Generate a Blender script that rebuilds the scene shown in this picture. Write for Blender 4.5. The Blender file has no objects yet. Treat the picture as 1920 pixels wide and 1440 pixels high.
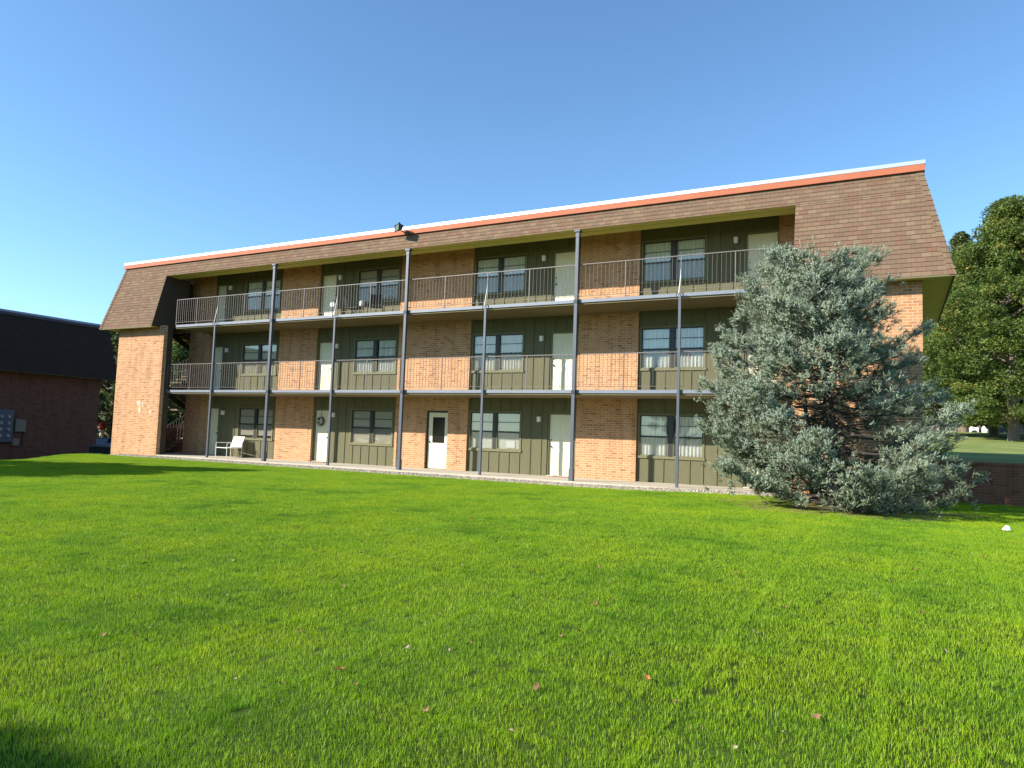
import bpy, math, random
import numpy as np
from mathutils import Vector, Matrix, noise as mnoise
random.seed(7); RNG = np.random.default_rng(11)
SC = bpy.context.scene
COL = SC.collection
PI = math.pi

# ------------------------------------------------------------------ helpers
class MB:
    """collects faces with metric UVs and links them as ONE mesh object"""
    def __init__(s): s.v = []; s.f = []; s.uv = []; s.m = []; s.sm = []
    def face(s, pts, mi=0, uv=None, smooth=False):
        b = len(s.v); s.v += [tuple(p) for p in pts]; s.f.append(tuple(range(b, b+len(pts))))
        if uv is None:
            a, bb, c = Vector(pts[0]), Vector(pts[1]), Vector(pts[2]); n = (bb-a).cross(c-a)
            ax = max(range(3), key=lambda i: abs(n[i]))
            if ax == 0: uv = [(p[1], p[2]) for p in pts]
            elif ax == 1: uv = [(p[0], p[2]) for p in pts]
            else: uv = [(p[0], p[1]) for p in pts]
        s.uv += uv; s.m.append(mi); s.sm.append(smooth)
    def box(s, x0, x1, y0, y1, z0, z1, mi=0, skip=''):
        P = [(x0,y0,z0),(x1,y0,z0),(x1,y1,z0),(x0,y1,z0),(x0,y0,z1),(x1,y0,z1),(x1,y1,z1),(x0,y1,z1)]
        F = {'b':(3,2,1,0),'t':(4,5,6,7),'f':(0,1,5,4),'r':(1,2,6,5),'k':(2,3,7,6),'l':(3,0,4,7)}
        for k, q in F.items():
            if k not in skip: s.face([P[i] for i in q], mi)
        return s
    def tube(s, pts, r, seg=8, mi=0, cap=True, smooth=True):
        pts = [Vector(p) for p in pts]; n = len(pts)
        rs = r if isinstance(r, (list, tuple)) else [r]*n
        rings = []
        up = Vector((0.13, 0.2, 1)).normalized()
        for i, p in enumerate(pts):
            d = (pts[min(i+1, n-1)] - pts[max(i-1, 0)]).normalized()
            a = d.cross(up)
            if a.length < 1e-3: a = d.cross(Vector((1, 0, 0)))
            a.normalize(); b = a.cross(d).normalized()
            rings.append([p + (a*math.cos(2*PI*k/seg) + b*math.sin(2*PI*k/seg))*rs[i] for k in range(seg)])
        L = 0
        for i in range(n-1):
            l2 = L + (pts[i+1]-pts[i]).length
            for k in range(seg):
                k2 = (k+1) % seg
                u0, u1 = k/seg, (k+1)/seg
                s.face([rings[i][k2], rings[i][k], rings[i+1][k], rings[i+1][k2]], mi, [(u1, L), (u0, L), (u0, l2), (u1, l2)], smooth)
            L = l2
        if cap:
            s.face(rings[0], mi, smooth=False); s.face(rings[-1][::-1], mi, smooth=False)
        return s
    def build(s, name, mats, parent=None, weld=False):
        me = bpy.data.meshes.new(name); me.from_pydata(s.v, [], s.f)
        uvl = me.uv_layers.new(name='UVMap')
        uvl.data.foreach_set('uv', np.array(s.uv, dtype=np.float32).ravel())
        if not isinstance(mats, (list, tuple)): mats = [mats]
        for m in mats: me.materials.append(m)
        me.polygons.foreach_set('material_index', s.m)
        me.polygons.foreach_set('use_smooth', s.sm)
        me.update()
        if weld:
            import bmesh
            bm = bmesh.new(); bm.from_mesh(me); bmesh.ops.remove_doubles(bm, verts=bm.verts, dist=1e-4); bm.to_mesh(me); bm.free()
        o = bpy.data.objects.new(name, me); COL.objects.link(o)
        if parent: o.parent = parent
        return o

def np_mesh(name, V, F, mat, parent=None, attr=None, smooth=False, link=True):
    """V (n,3), F (m,k) of one polygon size"""
    me = bpy.data.meshes.new(name); k = F.shape[1]
    me.vertices.add(len(V)); me.vertices.foreach_set('co', V.astype(np.float32).ravel())
    me.loops.add(F.size); me.loops.foreach_set('vertex_index', F.astype(np.int32).ravel())
    me.polygons.add(len(F)); me.polygons.foreach_set('loop_start', np.arange(0, F.size, k, dtype=np.int32))
    me.polygons.foreach_set('loop_total', np.full(len(F), k, dtype=np.int32))
    if smooth: me.polygons.foreach_set('use_smooth', np.ones(len(F), dtype=bool))
    me.update(calc_edges=True)
    if attr is not None:
        a = me.attributes.new('rnd', 'FLOAT', 'POINT'); a.data.foreach_set('value', attr.astype(np.float32))
    me.materials.append(mat)
    o = bpy.data.objects.new(name, me)
    if link: COL.objects.link(o)
    if parent: o.parent = parent
    return o

def empty(name, loc=(0, 0, 0), rz=0):
    o = bpy.data.objects.new(name, None); o.empty_display_size = .3; COL.objects.link(o)
    o.location = loc; o.rotation_euler = (0, 0, rz); return o
def tag(o, label=None, cat=None, group=None, kind=None):
    if label: o['label'] = label
    if cat: o['category'] = cat
    if group: o['group'] = group
    if kind: o['kind'] = kind
    return o
def copy_tree(o, parent=None):
    c = o.copy(); COL.objects.link(c); c.parent = parent
    for ch in list(o.children): copy_tree(ch, c)
    return c
def sstep(a, b, x):  # smooth 0..1
    t = min(1, max(0, (x-a)/(b-a))); return t*t*(3-2*t)

# ------------------------------------------------------------------ materials
def mat(name, col=(.5, .5, .5), rough=.7, metal=0, spec=.4):
    m = bpy.data.materials.new(name); m.use_nodes = True
    b = m.node_tree.nodes['Principled BSDF']
    b.inputs['Base Color'].default_value = (*col, 1); b.inputs['Roughness'].default_value = rough
    b.inputs['Metallic'].default_value = metal; b.inputs['Specular IOR Level'].default_value = spec
    return m
class NT:
    def __init__(s, m): s.t = m.node_tree; s.n = s.t.nodes; s.b = s.n['Principled BSDF']; s.out = s.n['Material Output']
    def node(s, typ, **kw):
        n = s.n.new(typ)
        for k, v in kw.items(): setattr(n, k, v)
        return n
    def link(s, a, b): s.t.links.new(a, b)
    def coord(s, kind='Object'): return s.node('ShaderNodeTexCoord').outputs[kind]
    def noise(s, vec, scale, detail=3, rough=.55, dim='3D'):
        n = s.node('ShaderNodeTexNoise'); n.inputs['Scale'].default_value = scale
        n.inputs['Detail'].default_value = detail; n.inputs['Roughness'].default_value = rough
        if vec is not None: s.link(vec, n.inputs['Vector'])
        return n.outputs['Fac']
    def ramp(s, fac, stops):
        r = s.node('ShaderNodeValToRGB'); s.link(fac, r.inputs['Fac'])
        e = r.color_ramp.elements
        while len(e) < len(stops): e.new(.5)
        for i, (p, c) in enumerate(stops): e[i].position = p; e[i].color = (*c, 1)
        return r.outputs['Color']
    def mix(s, fac, a, b, mode='MIX'):
        x = s.node('ShaderNodeMix', data_type='RGBA', blend_type=mode)
        for sock, val in ((x.inputs[0], fac), (x.inputs[6], a), (x.inputs[7], b)):
            if hasattr(val, 'links') or isinstance(val, bpy.types.NodeSocket): s.link(val, sock)
            elif isinstance(val, (int, float)): sock.default_value = val
            else: sock.default_value = (*val, 1)
        return x.outputs[2]
    def math(s, op, a, b=0.0):
        x = s.node('ShaderNodeMath', operation=op)
        for sock, val in ((x.inputs[0], a), (x.inputs[1], b)):
            if isinstance(val, bpy.types.NodeSocket): s.link(val, sock)
            else: sock.default_value = val
        return x.outputs[0]
    def bump(s, h, strength=.3, dist=.01):
        b = s.node('ShaderNodeBump'); b.inputs['Strength'].default_value = strength; b.inputs['Distance'].default_value = dist
        s.link(h, b.inputs['Height']); s.link(b.outputs['Normal'], s.b.inputs['Normal'])
    def mapping(s, vec, scale=(1, 1, 1), loc=(0, 0, 0)):
        m = s.node('ShaderNodeMapping'); m.inputs['Scale'].default_value = scale; m.inputs['Location'].default_value = loc
        s.link(vec, m.inputs['Vector']); return m.outputs['Vector']

def brick_mat(name, c1, c2, dark, mortar):
    m = mat(name, rough=.9, spec=.15); t = NT(m)
    uv = t.coord('UV')
    # slight wobble of the courses
    br = t.node('ShaderNodeTexBrick'); t.link(uv, br.inputs['Vector'])
    br.inputs['Scale'].default_value = 1; br.inputs['Brick Width'].default_value = .213; br.inputs['Row Height'].default_value = .0735
    br.inputs['Mortar Size'].default_value = .0065; br.inputs['Mortar Smooth'].default_value = .2; br.inputs['Bias'].default_value = 0
    br.inputs['Color1'].default_value = (0, 0, 0, 1); br.inputs['Color2'].default_value = (1, 1, 1, 1); br.inputs['Mortar'].default_value = (.5, .5, .5, 1)
    sep = t.node('ShaderNodeSeparateColor'); t.link(br.outputs['Color'], sep.inputs[0])
    col = t.ramp(sep.outputs[0], [(0, dark), (.16, c1), (.55, c2), (.85, tuple(x*1.12 for x in c2)), (1, c1)])
    n1 = t.noise(uv, 1.3, 4); n2 = t.noise(uv, 60, 3)
    col = t.mix(t.math('MULTIPLY', n1, .45), col, tuple(x*.62 for x in c1))
    col = t.mix(.25, col, t.ramp(n2, [(.3, tuple(x*.55 for x in c1)), (.7, tuple(min(1, x*1.35) for x in c2))]))
    col = t.mix(br.outputs['Fac'], col, mortar)
    st = t.noise(t.mapping(uv, (2.2, .22, 1)), 1.7, 5, .65)
    col = t.mix(1, col, t.ramp(st, [(.32, (.78, .75, .72)), (.5, (1, 1, 1)), (.72, (1.08, 1.07, 1.05))]), 'MULTIPLY')
    t.link(col, t.b.inputs['Base Color'])
    inv = t.math('SUBTRACT', 1, br.outputs['Fac'])
    h = t.math('ADD', inv, t.math('MULTIPLY', n2, .35)); t.bump(h, .7, .008)
    return m
M = {}
M['brick'] = brick_mat('brick_tan', (.43, .21, .10), (.535, .285, .145), (.24, .10, .052), (.60, .46, .32))
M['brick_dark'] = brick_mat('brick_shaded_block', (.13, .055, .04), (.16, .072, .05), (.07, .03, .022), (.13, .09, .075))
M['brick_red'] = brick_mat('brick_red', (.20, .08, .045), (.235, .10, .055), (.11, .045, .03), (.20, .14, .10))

def shingle_mat():
    m = mat('shingles', rough=.95, spec=.1); t = NT(m); uv = t.coord('UV')
    br = t.node('ShaderNodeTexBrick'); t.link(uv, br.inputs['Vector'])
    br.inputs['Scale'].default_value = 1; br.inputs['Brick Width'].default_value = .215; br.inputs['Row Height'].default_value = .125
    br.inputs['Mortar Size'].default_value = .004; br.inputs['Mortar Smooth'].default_value = .1
    br.inputs['Color1'].default_value = (0, 0, 0, 1); br.inputs['Color2'].default_value = (1, 1, 1, 1); br.inputs['Mortar'].default_value = (.5, .5, .5, 1)
    sep = t.node('ShaderNodeSeparateColor'); t.link(br.outputs['Color'], sep.inputs[0])
    col = t.ramp(sep.outputs[0], [(0, (.165, .082, .055)), (.15, (.175, .115, .076)), (.45, (.145, .10, .068)), (.75, (.215, .155, .10)), (.92, (.18, .105, .07)), (1, (.13, .085, .062))])
    g = t.noise(uv, 160, 2)
    col = t.mix(.22, col, t.ramp(g, [(.3, (.08, .05, .035)), (.7, (.33, .22, .15))]))
    col = t.mix(t.math('MULTIPLY', br.outputs['Fac'], .8), col, (.05, .03, .02))
    w = t.noise(uv, .5, 4)
    col = t.mix(t.math('MULTIPLY', w, .3), col, (.13, .09, .07))
    t.link(col, t.b.inputs['Base Color']); t.bump(g, .5, .004)
    return m
M['shingle'] = shingle_mat()

def worn(name, col, rough=.6, metal=0, var=.25, scale=4, spec=.4, streak=False):
    m = mat(name, col, rough, metal, spec); t = NT(m); v = t.coord('Object')
    if streak: v = t.mapping(v, (1, 1, .12))
    n = t.noise(v, scale, 5); n2 = t.noise(v, scale*14, 2)
    a = t.mix(n, tuple(x*(1-var) for x in col), tuple(min(1, x*(1+var)) for x in col))
    a = t.mix(.15, a, t.ramp(n2, [(.35, tuple(x*.6 for x in col)), (.65, tuple(min(1, x*1.3) for x in col))]))
    t.link(a, t.b.inputs['Base Color'])
    t.bump(n2, .12, .003)
    return m
M['siding'] = worn('olive_siding', (.126, .120, .068), .8, var=.16, streak=True, scale=3, spec=.25)
M['trim'] = worn('olive_trim', (.145, .14, .07), .6, var=.12)
M['sash'] = worn('dark_bronze', (.03, .028, .026), .45, var=.2)
M['soffit'] = worn('olive_yellow_paint', (.66, .60, .17), .7, var=.15, streak=False)
M['door'] = worn('cream_door', (.72, .68, .50), .5, var=.05, scale=2)
M['steel'] = worn('blue_grey_steel', (.085, .097, .125), .45, .1, var=.16)
M['edge'] = worn('painted_channel', (.175, .195, .24), .5, .1, var=.16)
M['rail'] = worn('brown_rail', (.15, .12, .11), .5, .1, var=.15)
M['raillight'] = worn('grey_rail', (.145, .125, .118), .5, .1, var=.12)
M['concrete'] = worn('concrete', (.46, .41, .33), .9, var=.18, scale=2, spec=.2)
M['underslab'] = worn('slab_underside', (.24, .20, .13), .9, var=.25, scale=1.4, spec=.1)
M['redwood'] = worn('redwood_fascia', (.40, .125, .065), .7, var=.16, scale=2.2, spec=.3)
M['whitemetal'] = worn('white_gravel_stop', (.52, .56, .60), .42, .75, var=.06)
M['white'] = worn('white_paint', (.80, .79, .76), .5, var=.05)
M['webbing'] = worn('white_webbing', (.80, .76, .76), .8, var=.05)
M['black'] = worn('black_plastic', (.018, .018, .02), .5, var=.2)
M['darkmetal'] = worn('dark_metal', (.035, .04, .04), .6, .1, var=.2)
M['beige'] = worn('beige_box', (.17, .155, .125), .6, var=.1)
M['bluegrey'] = worn('blue_grey_box', (.07, .085, .125), .5, var=.12)
M['red'] = worn('red_paint', (.62, .05, .03), .5, var=.1)
M['return'] = worn('dark_brown_return_and_shade', (.055, .042, .03), .8, var=.2)
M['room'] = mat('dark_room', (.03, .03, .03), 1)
M['mat_red'] = worn('door_mat', (.30, .16, .13), .95, var=.2)
M['mulch'] = worn('mulch', (.16, .10, .055), 1, var=.4, scale=8)
M['bark'] = worn('bark', (.16, .125, .095), .95, var=.4, scale=5)
M['sprucebark'] = worn('spruce_bark', (.055, .045, .036), .95, var=.4, scale=8)
def curtain_mat():
    m = mat('sheer_curtain', (.62, .62, .58), .9, spec=.1); t = NT(m)
    v = t.mapping(t.coord('Object'), (14, 1, .5)); n = t.noise(v, 1.6, 2)
    t.link(t.ramp(n, [(.3, (.55, .55, .51)), (.6, (.80, .80, .75))]), t.b.inputs['Base Color']); return m
M['curtain'] = curtain_mat()
M['blind_b'] = worn('beige_blind', (.58, .50, .38), .8, var=.06)
M['curtain_b'] = worn('cream_curtain', (.66, .60, .46), .9, var=.1)
M['blind'] = worn('pale_blind', (.70, .67, .60), .8, var=.06)
def glass_mat():
    m = bpy.data.materials.new('window_glass'); m.use_nodes = True; t = m.node_tree; t.nodes.clear()
    o = t.nodes.new('ShaderNodeOutputMaterial'); mx = t.nodes.new('ShaderNodeMixShader')
    tr = t.nodes.new('ShaderNodeBsdfTransparent'); tr.inputs[0].default_value = (.90, .93, .92, 1)
    gl = t.nodes.new('ShaderNodeBsdfGlossy'); gl.inputs['Roughness'].default_value = .03; gl.inputs[0].default_value = (.9, .95, 1, 1)
    lw = t.nodes.new('ShaderNodeLayerWeight'); lw.inputs[0].default_value = .5
    pw = t.nodes.new('ShaderNodeMath'); pw.operation = 'POWER'; pw.inputs[1].default_value = 4; t.links.new(lw.outputs['Facing'], pw.inputs[0])
    fr = t.nodes.new('ShaderNodeMath'); fr.operation = 'MULTIPLY_ADD'; fr.inputs[1].default_value = .9; fr.inputs[2].default_value = .09; t.links.new(pw.outputs[0], fr.inputs[0])
    t.links.new(fr.outputs[0], mx.inputs[0]); t.links.new(tr.outputs[0], mx.inputs[1]); t.links.new(gl.outputs[0], mx.inputs[2])
    t.links.new(mx.outputs[0], o.inputs[0]); return m
M['glass'] = glass_mat()
def screen_mat():
    m = bpy.data.materials.new('insect_screen'); m.use_nodes = True; t = m.node_tree; t.nodes.clear()
    o = t.nodes.new('ShaderNodeOutputMaterial'); mx = t.nodes.new('ShaderNodeMixShader'); mx.inputs[0].default_value = .3
    tr = t.nodes.new('ShaderNodeBsdfTransparent'); df = t.nodes.new('ShaderNodeBsdfDiffuse'); df.inputs[0].default_value = (.09, .09, .085, 1)
    t.links.new(tr.outputs[0], mx.inputs[1]); t.links.new(df.outputs[0], mx.inputs[2]); t.links.new(mx.outputs[0], o.inputs[0]); return m
M['screen'] = screen_mat()
def foliage(name, ramp, trans=.35, rough=.55, spec=.3):
    m = bpy.data.materials.new(name); m.use_nodes = True; t = NT(m)
    t.b.inputs['Roughness'].default_value = rough; t.b.inputs['Specular IOR Level'].default_value = spec
    a = t.node('ShaderNodeAttribute', attribute_name='rnd')
    col = t.ramp(a.outputs['Fac'], ramp); t.link(col, t.b.inputs['Base Color'])
    if trans > 0:
        tl = t.node('ShaderNodeBsdfTranslucent'); t.link(col, tl.inputs[0])
        mx = t.node('ShaderNodeMixShader'); mx.inputs[0].default_value = trans
        t.link(t.b.outputs[0], mx.inputs[1]); t.link(tl.outputs[0], mx.inputs[2]); t.link(mx.outputs[0], t.out.inputs[0])
    return m
M['oakleaf'] = foliage('oak_leaves', [(0, (.05, .085, .018)), (.5, (.105, .155, .030)), (.9, (.175, .22, .045)), (1, (.34, .22, .05))], .35)
M['farleaf'] = foliage('far_leaves', [(0, (.045, .07, .022)), (.5, (.085, .115, .035)), (1, (.15, .17, .05))], .3)
M['needle'] = foliage('spruce_needles', [(0, (.11, .14, .055)), (.3, (.195, .245, .135)), (.65, (.32, .385, .275)), (1, (.49, .55, .45))], .15, .6, .3)

def grass_mat():
    m = bpy.data.materials.new('grass_blades'); m.use_nodes = True; t = NT(m)
    t.b.inputs['Roughness'].default_value = .5; t.b.inputs['Specular IOR Level'].default_value = .3
    a = t.node('ShaderNodeAttribute', attribute_name='rnd')
    pos = t.node('ShaderNodeNewGeometry').outputs['Position']
    col = t.ramp(a.outputs['Fac'], [(0, (.13, .25, .008)), (.45, (.23, .41, .012)), (.92, (.34, .52, .018)), (.97, (.42, .45, .09)), (1, (.55, .50, .25))])
    n = t.noise(pos, .55, 4, .6); n2 = t.noise(t.mapping(pos, (1, 1.9, 1)), 2.4, 5, .65)
    f = t.math('ADD', t.math('MULTIPLY', n, .6), t.math('MULTIPLY', n2, .4))
    k = t.ramp(f, [(.37, (.52, .66, .62)), (.46, (.93, .97, 1)), (.60, (1.32, 1.12, .9))])
    col = t.mix(1, col, k, 'MULTIPLY')
    t.link(col, t.b.inputs['Base Color'])
    tl = t.node('ShaderNodeBsdfTranslucent'); t.link(col, tl.inputs[0])
    mx = t.node('ShaderNodeMixShader'); mx.inputs[0].default_value = .4
    t.link(t.b.outputs[0], mx.inputs[1]); t.link(tl.outputs[0], mx.inputs[2]); t.link(mx.outputs[0], t.out.inputs[0])
    return m
M['grass'] = grass_mat()
def ground_mat():
    m = mat('lawn_ground', rough=1, spec=.05); t = NT(m); pos = t.node('ShaderNodeNewGeometry').outputs['Position']
    n = t.noise(pos, .4, 4); n2 = t.noise(pos, 14, 4); n3 = t.noise(t.mapping(pos, (1, .25, 1)), .9, 3)
    f = t.math('ADD', t.math('MULTIPLY', n, .45), t.math('ADD', t.math('MULTIPLY', n2, .3), t.math('MULTIPLY', n3, .25)))
    near = t.ramp(f, [(.35, (.025, .035, .008)), (.5, (.045, .075, .012)), (.65, (.07, .11, .02))])
    far = t.ramp(f, [(.35, (.12, .16, .04)), (.5, (.18, .22, .065)), (.62, (.25, .27, .10))])
    s = t.node('ShaderNodeSeparateXYZ'); t.link(pos, s.inputs[0])
    k = t.math('MULTIPLY', t.math('GREATER_THAN', s.outputs[1], 1.5), 1.0)
    t.link(t.mix(k, near, far), t.b.inputs['Base Color']); t.bump(n2, .6, .03)
    return m
M['ground'] = ground_mat()
M['asphalt'] = worn('asphalt', (.06, .06, .062), .9, var=.2)
def gravel_mat():
    m = mat('pebbles', rough=.85, spec=.2); t = NT(m)
    a = t.node('ShaderNodeAttribute', attribute_name='rnd')
    t.link(t.ramp(a.outputs['Fac'], [(0, (.12, .10, .08)), (.3, (.30, .26, .20)), (.7, (.46, .41, .33)), (1, (.62, .58, .52))]), t.b.inputs['Base Color']); return m
M['pebble'] = gravel_mat()
M['gravelbed'] = worn('gravel_bed', (.30, .26, .19), 1, var=.35, scale=20)

# ------------------------------------------------------------------ terrain
def hgt(x, y):
    # front lawn
    z = -0.115 + .085*sstep(11, 16.5, x)
    z -= .22*(1-sstep(-20, -7, y))
    # drop to the left, reaching further in at the front
    z -= 1.6*(1-sstep(-20, -11.5+5.0*(1-sstep(-6.5, -.8, y)), x))
    if y > 1.4:
        if x > 19.5:
            z = z + (1.0-z)*sstep(1.52, 1.66, y)
            z += .02*max(0, y-2) + .0004*max(0, y-10)**2 if y < 62 else .02*60 + .0004*52**2
        elif y > 6.5 and x > 8:
            k = sstep(8, 19.5, x)
            up = 1.0 + (.02*(y-2) + .0004*max(0, y-10)**2 if y < 62 else .02*60 + .0004*52**2)
            z = z + (up-z)*k
        elif x > -11.3 and y < 6.5:
            z = -.4
    return z
def axis(rng):
    out = []
    for a, b, st in rng:
        n = max(1, round((b-a)/st)); out += [a+(b-a)*i/n for i in range(n)]
    out.append(rng[-1][1]); return out
xs = axis([(-400, -60, 34), (-60, -24, 3), (-24, 19.3, .5), (19.3, 19.7, .1), (19.7, 34, .55), (34, 70, 3), (70, 400, 33)])
ys = axis([(-120, -30, 15), (-30, 1.4, .52), (1.4, 1.52, .12), (1.52, 1.66, .07), (1.66, 2, .34), (2, 66, 1.6), (66, 120, 9), (120, 700, 58)])
V = np.array([(x, y, hgt(x, y)) for y in ys for x in xs]); nx = len(xs)
F = np.array([(j*nx+i, j*nx+i+1, (j+1)*nx+i+1, (j+1)*nx+i) for j in range(len(ys)-1) for i in range(nx-1)])
lawn = np_mesh('lawn', V, F, M['ground'], smooth=True); tag(lawn, kind='structure')

# grass blades (instanced 1 m tiles, one object)
def blade_tile(n, seed):
    r = np.random.default_rng(seed)
    px = r.uniform(-.53, .53, n); py = r.uniform(-.53, .53, n)
    cl = np.array([mnoise.noise(Vector((a*3.1+seed*7, b*3.1, 0))) for a, b in zip(px, py)])
    hx, hy, hr = r.uniform(-.45, .45, 5), r.uniform(-.45, .45, 5), r.uniform(.012, .045, 5)
    dd = np.min(np.hypot((px[:, None]-hx)*.6, (py[:, None]-hy))/hr, axis=1); keep = dd > r.uniform(.7, 1.2, n)
    px, py, cl = px[keep], py[keep], cl[keep]; n = len(px)
    h = r.uniform(.019, .038, n)*(1+.45*cl); w = r.uniform(.0017, .0032, n)
    th = r.uniform(0, 2*PI, n); lean = r.uniform(.05, .75, n)*h; la = r.uniform(0, 2*PI, n)
    dx, dy = np.cos(th)*w/2, np.sin(th)*w/2; lx, ly = np.cos(la)*lean, np.sin(la)*lean
    z0 = -.008
    p = np.stack([np.stack([px-dx, py-dy, np.full(n, z0)], 1), np.stack([px+dx, py+dy, np.full(n, z0)], 1),
                  np.stack([px+dx*.8+lx*.35, py+dy*.8+ly*.35, h*.6], 1), np.stack([px-dx*.8+lx*.35, py-dy*.8+ly*.35, h*.6], 1),
                  np.stack([px+lx, py+ly, h], 1)], 1).reshape(-1, 3)
    b = np.arange(n)*5
    F = np.concatenate([np.stack([b, b+1, b+2], 1), np.stack([b, b+2, b+3], 1), np.stack([b+3, b+2, b+4], 1)])
    rr = np.clip(r.normal(.5, .24, n)+cl*.1, 0, .955); sp = r.random(n) < .012; rr[sp] = r.uniform(.96, 1, sp.sum())
    return p, F, np.repeat(rr, 5)
tiles = bpy.data.collections.new('grass_tiles')
for k in range(6):
    p, F, rr = blade_tile(8500, 40+k)
    o = np_mesh('grass_tile', p, F, M['grass'], attr=rr, link=False); tiles.objects.link(o)
pts = []; rots = []
for i in range(-12, 27):
    for j in range(-24, 0):
        x, y = i+.5, j+.5
        if y > -1.5: y = -1.62
        if x < 15.2 or True:
            e = .5; z = hgt(x, y)
            gx = (hgt(x+e, y)-hgt(x-e, y))/(2*e); gy = (hgt(x, y+e)-hgt(x, y-e))/(2*e)
            nrm = Vector((-gx, -gy, 1)).normalized()
            rot = (Vector((0, 0, 1)).rotation_difference(nrm).to_matrix() @ Matrix.Rotation(random.choice([0, 1, 2, 3])*PI/2, 3, 'Z')).to_euler()
            pts.append((x, y, z)); rots.append(tuple(rot))
# lawn strip running on to the retaining wall at the right
for i in range(19, 27):
    for y in (-.5, .5, .95):
        pts.append((i+.9, y, hgt(i+.9, y))); rots.append((0, 0, random.choice([0, 1, 2, 3])*PI/2))
me = bpy.data.meshes.new('grass'); me.from_pydata(pts, [], [])
ra = me.attributes.new('rot', 'FLOAT_VECTOR', 'POINT'); ra.data.foreach_set('vector', np.array(rots, dtype=np.float32).ravel())
grass = bpy.data.objects.new('grass', me); COL.objects.link(grass); me.materials.append(M['grass'])
tag(grass, 'short bright green mown grass of the front lawn', 'grass', kind='stuff')
ng = bpy.data.node_groups.new('grass_scatter', 'GeometryNodeTree')
ng.interface.new_socket('Geometry', in_out='INPUT', socket_type='NodeSocketGeometry')
ng.interface.new_socket('Geometry', in_out='OUTPUT', socket_type='NodeSocketGeometry')
gi = ng.nodes.new('NodeGroupInput'); go = ng.nodes.new('NodeGroupOutput')
ci = ng.nodes.new('GeometryNodeCollectionInfo'); ci.inputs['Collection'].default_value = tiles
ci.inputs['Separate Children'].default_value = True; ci.inputs['Reset Children'].default_value = True
ip = ng.nodes.new('GeometryNodeInstanceOnPoints'); ip.inputs['Pick Instance'].default_value = True
na = ng.nodes.new('GeometryNodeInputNamedAttribute'); na.data_type = 'FLOAT_VECTOR'; na.inputs['Name'].default_value = 'rot'
rv = ng.nodes.new('FunctionNodeRandomValue'); rv.data_type = 'INT'; rv.inputs[4].default_value = 0; rv.inputs[5].default_value = 5
ng.links.new(gi.outputs[0], ip.inputs['Points']); ng.links.new(ci.outputs[0], ip.inputs['Instance'])
ng.links.new(rv.outputs[2], ip.inputs['Instance Index']); ng.links.new(na.outputs[0], ip.inputs['Rotation'])
ng.links.new(ip.outputs[0], go.inputs[0])
md = grass.modifiers.new('scatter', 'NODES'); md.node_group = ng

# walkway and gravel strip
b = MB(); b.box(-8.36, 16.9, -.32, 1.9, -.3, 0, skip='b'); b.box(-11.3, -8.36, .3, 6.2, -.3, -.004, skip='b')
tag(b.build('walkway', M['concrete']), kind='structure')
b = MB()
gx = axis([(-10.6, 16.4, .5)])
def gtop(x, y): return hgt(x, -1.2) + (.055 if x < 30 else 0)*sstep(-1.2, -.33, y) + .006
for i in range(len(gx)-1):
    x0, x1 = gx[i], gx[i+1]
    for (ya, yb_) in ((-1.15, -.75), (-.75, -.33)):
        b.face([(x0, ya, gtop(x0, ya)), (x1, ya, gtop(x1, ya)), (x1, yb_, gtop(x1, yb_)), (x0, yb_, gtop(x0, yb_))])
tag(b.build('gravel_bed', M['gravelbed']), kind='structure')
n = 9000; px = RNG.uniform(-10.5, 16.3, n); py = RNG.uniform(-1.22, -.34, n) + .1*np.sin(px*2.3)*(RNG.random(n) < .3)
keep = RNG.random(n) < .95; px, py = px[keep], py[keep]; n = len(px)
base = np.array([(1, 0, 0), (0, 1, 0), (-1, 0, 0), (0, -1, 0), (0, 0, 1), (0, 0, -1)], float)
fo = np.array([(0, 1, 4), (1, 2, 4), (2, 3, 4), (3, 0, 4), (1, 0, 5), (2, 1, 5), (3, 2, 5), (0, 3, 5)])
r = RNG.uniform(.012, .032, n); th = RNG.uniform(0, PI, n); c, s = np.cos(th), np.sin(th)
pv = base[None]*np.stack([r, r*RNG.uniform(.6, 1, n), r*RNG.uniform(.4, .8, n)], 1)[:, None, :]
pv = np.stack([pv[..., 0]*c[:, None]-pv[..., 1]*s[:, None], pv[..., 0]*s[:, None]+pv[..., 1]*c[:, None], pv[..., 2]], 2)
pz = np.array([gtop(a, min(b_, -.34)) for a, b_ in zip(px, py)])+.004
pv += np.stack([px, py, pz], 1)[:, None, :]
peb = np_mesh('pebbles', pv.reshape(-1, 3), (fo[None]+(np.arange(n)*6)[:, None, None]).reshape(-1, 3), M['pebble'], attr=np.repeat(RNG.random(n), 6), smooth=True)
tag(peb, 'strip of mixed pale pebbles between walkway and lawn', 'pebbles', kind='stuff')

# ------------------------------------------------------------------ main building
CX, CY = 19.07, -20.25
YB, YS, YD = 1.69, 1.79, 1.88          # brick face, siding face, door face
def sx(X, y): return CX + (X-CX)*(y-CY)/(1.6955-CY)
FL = [0.0, 2.75, 5.53]; ZC = 8.10
PX = [-5.52+3.2016*i for i in range(7)]
B = empty('apartment_building', (4.08, 0, 0))
B.location = (0, 0, 0)
tag(B, 'three storey brick apartment building with brown shingled mansard roof and open balconies', 'apartment building')

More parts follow.
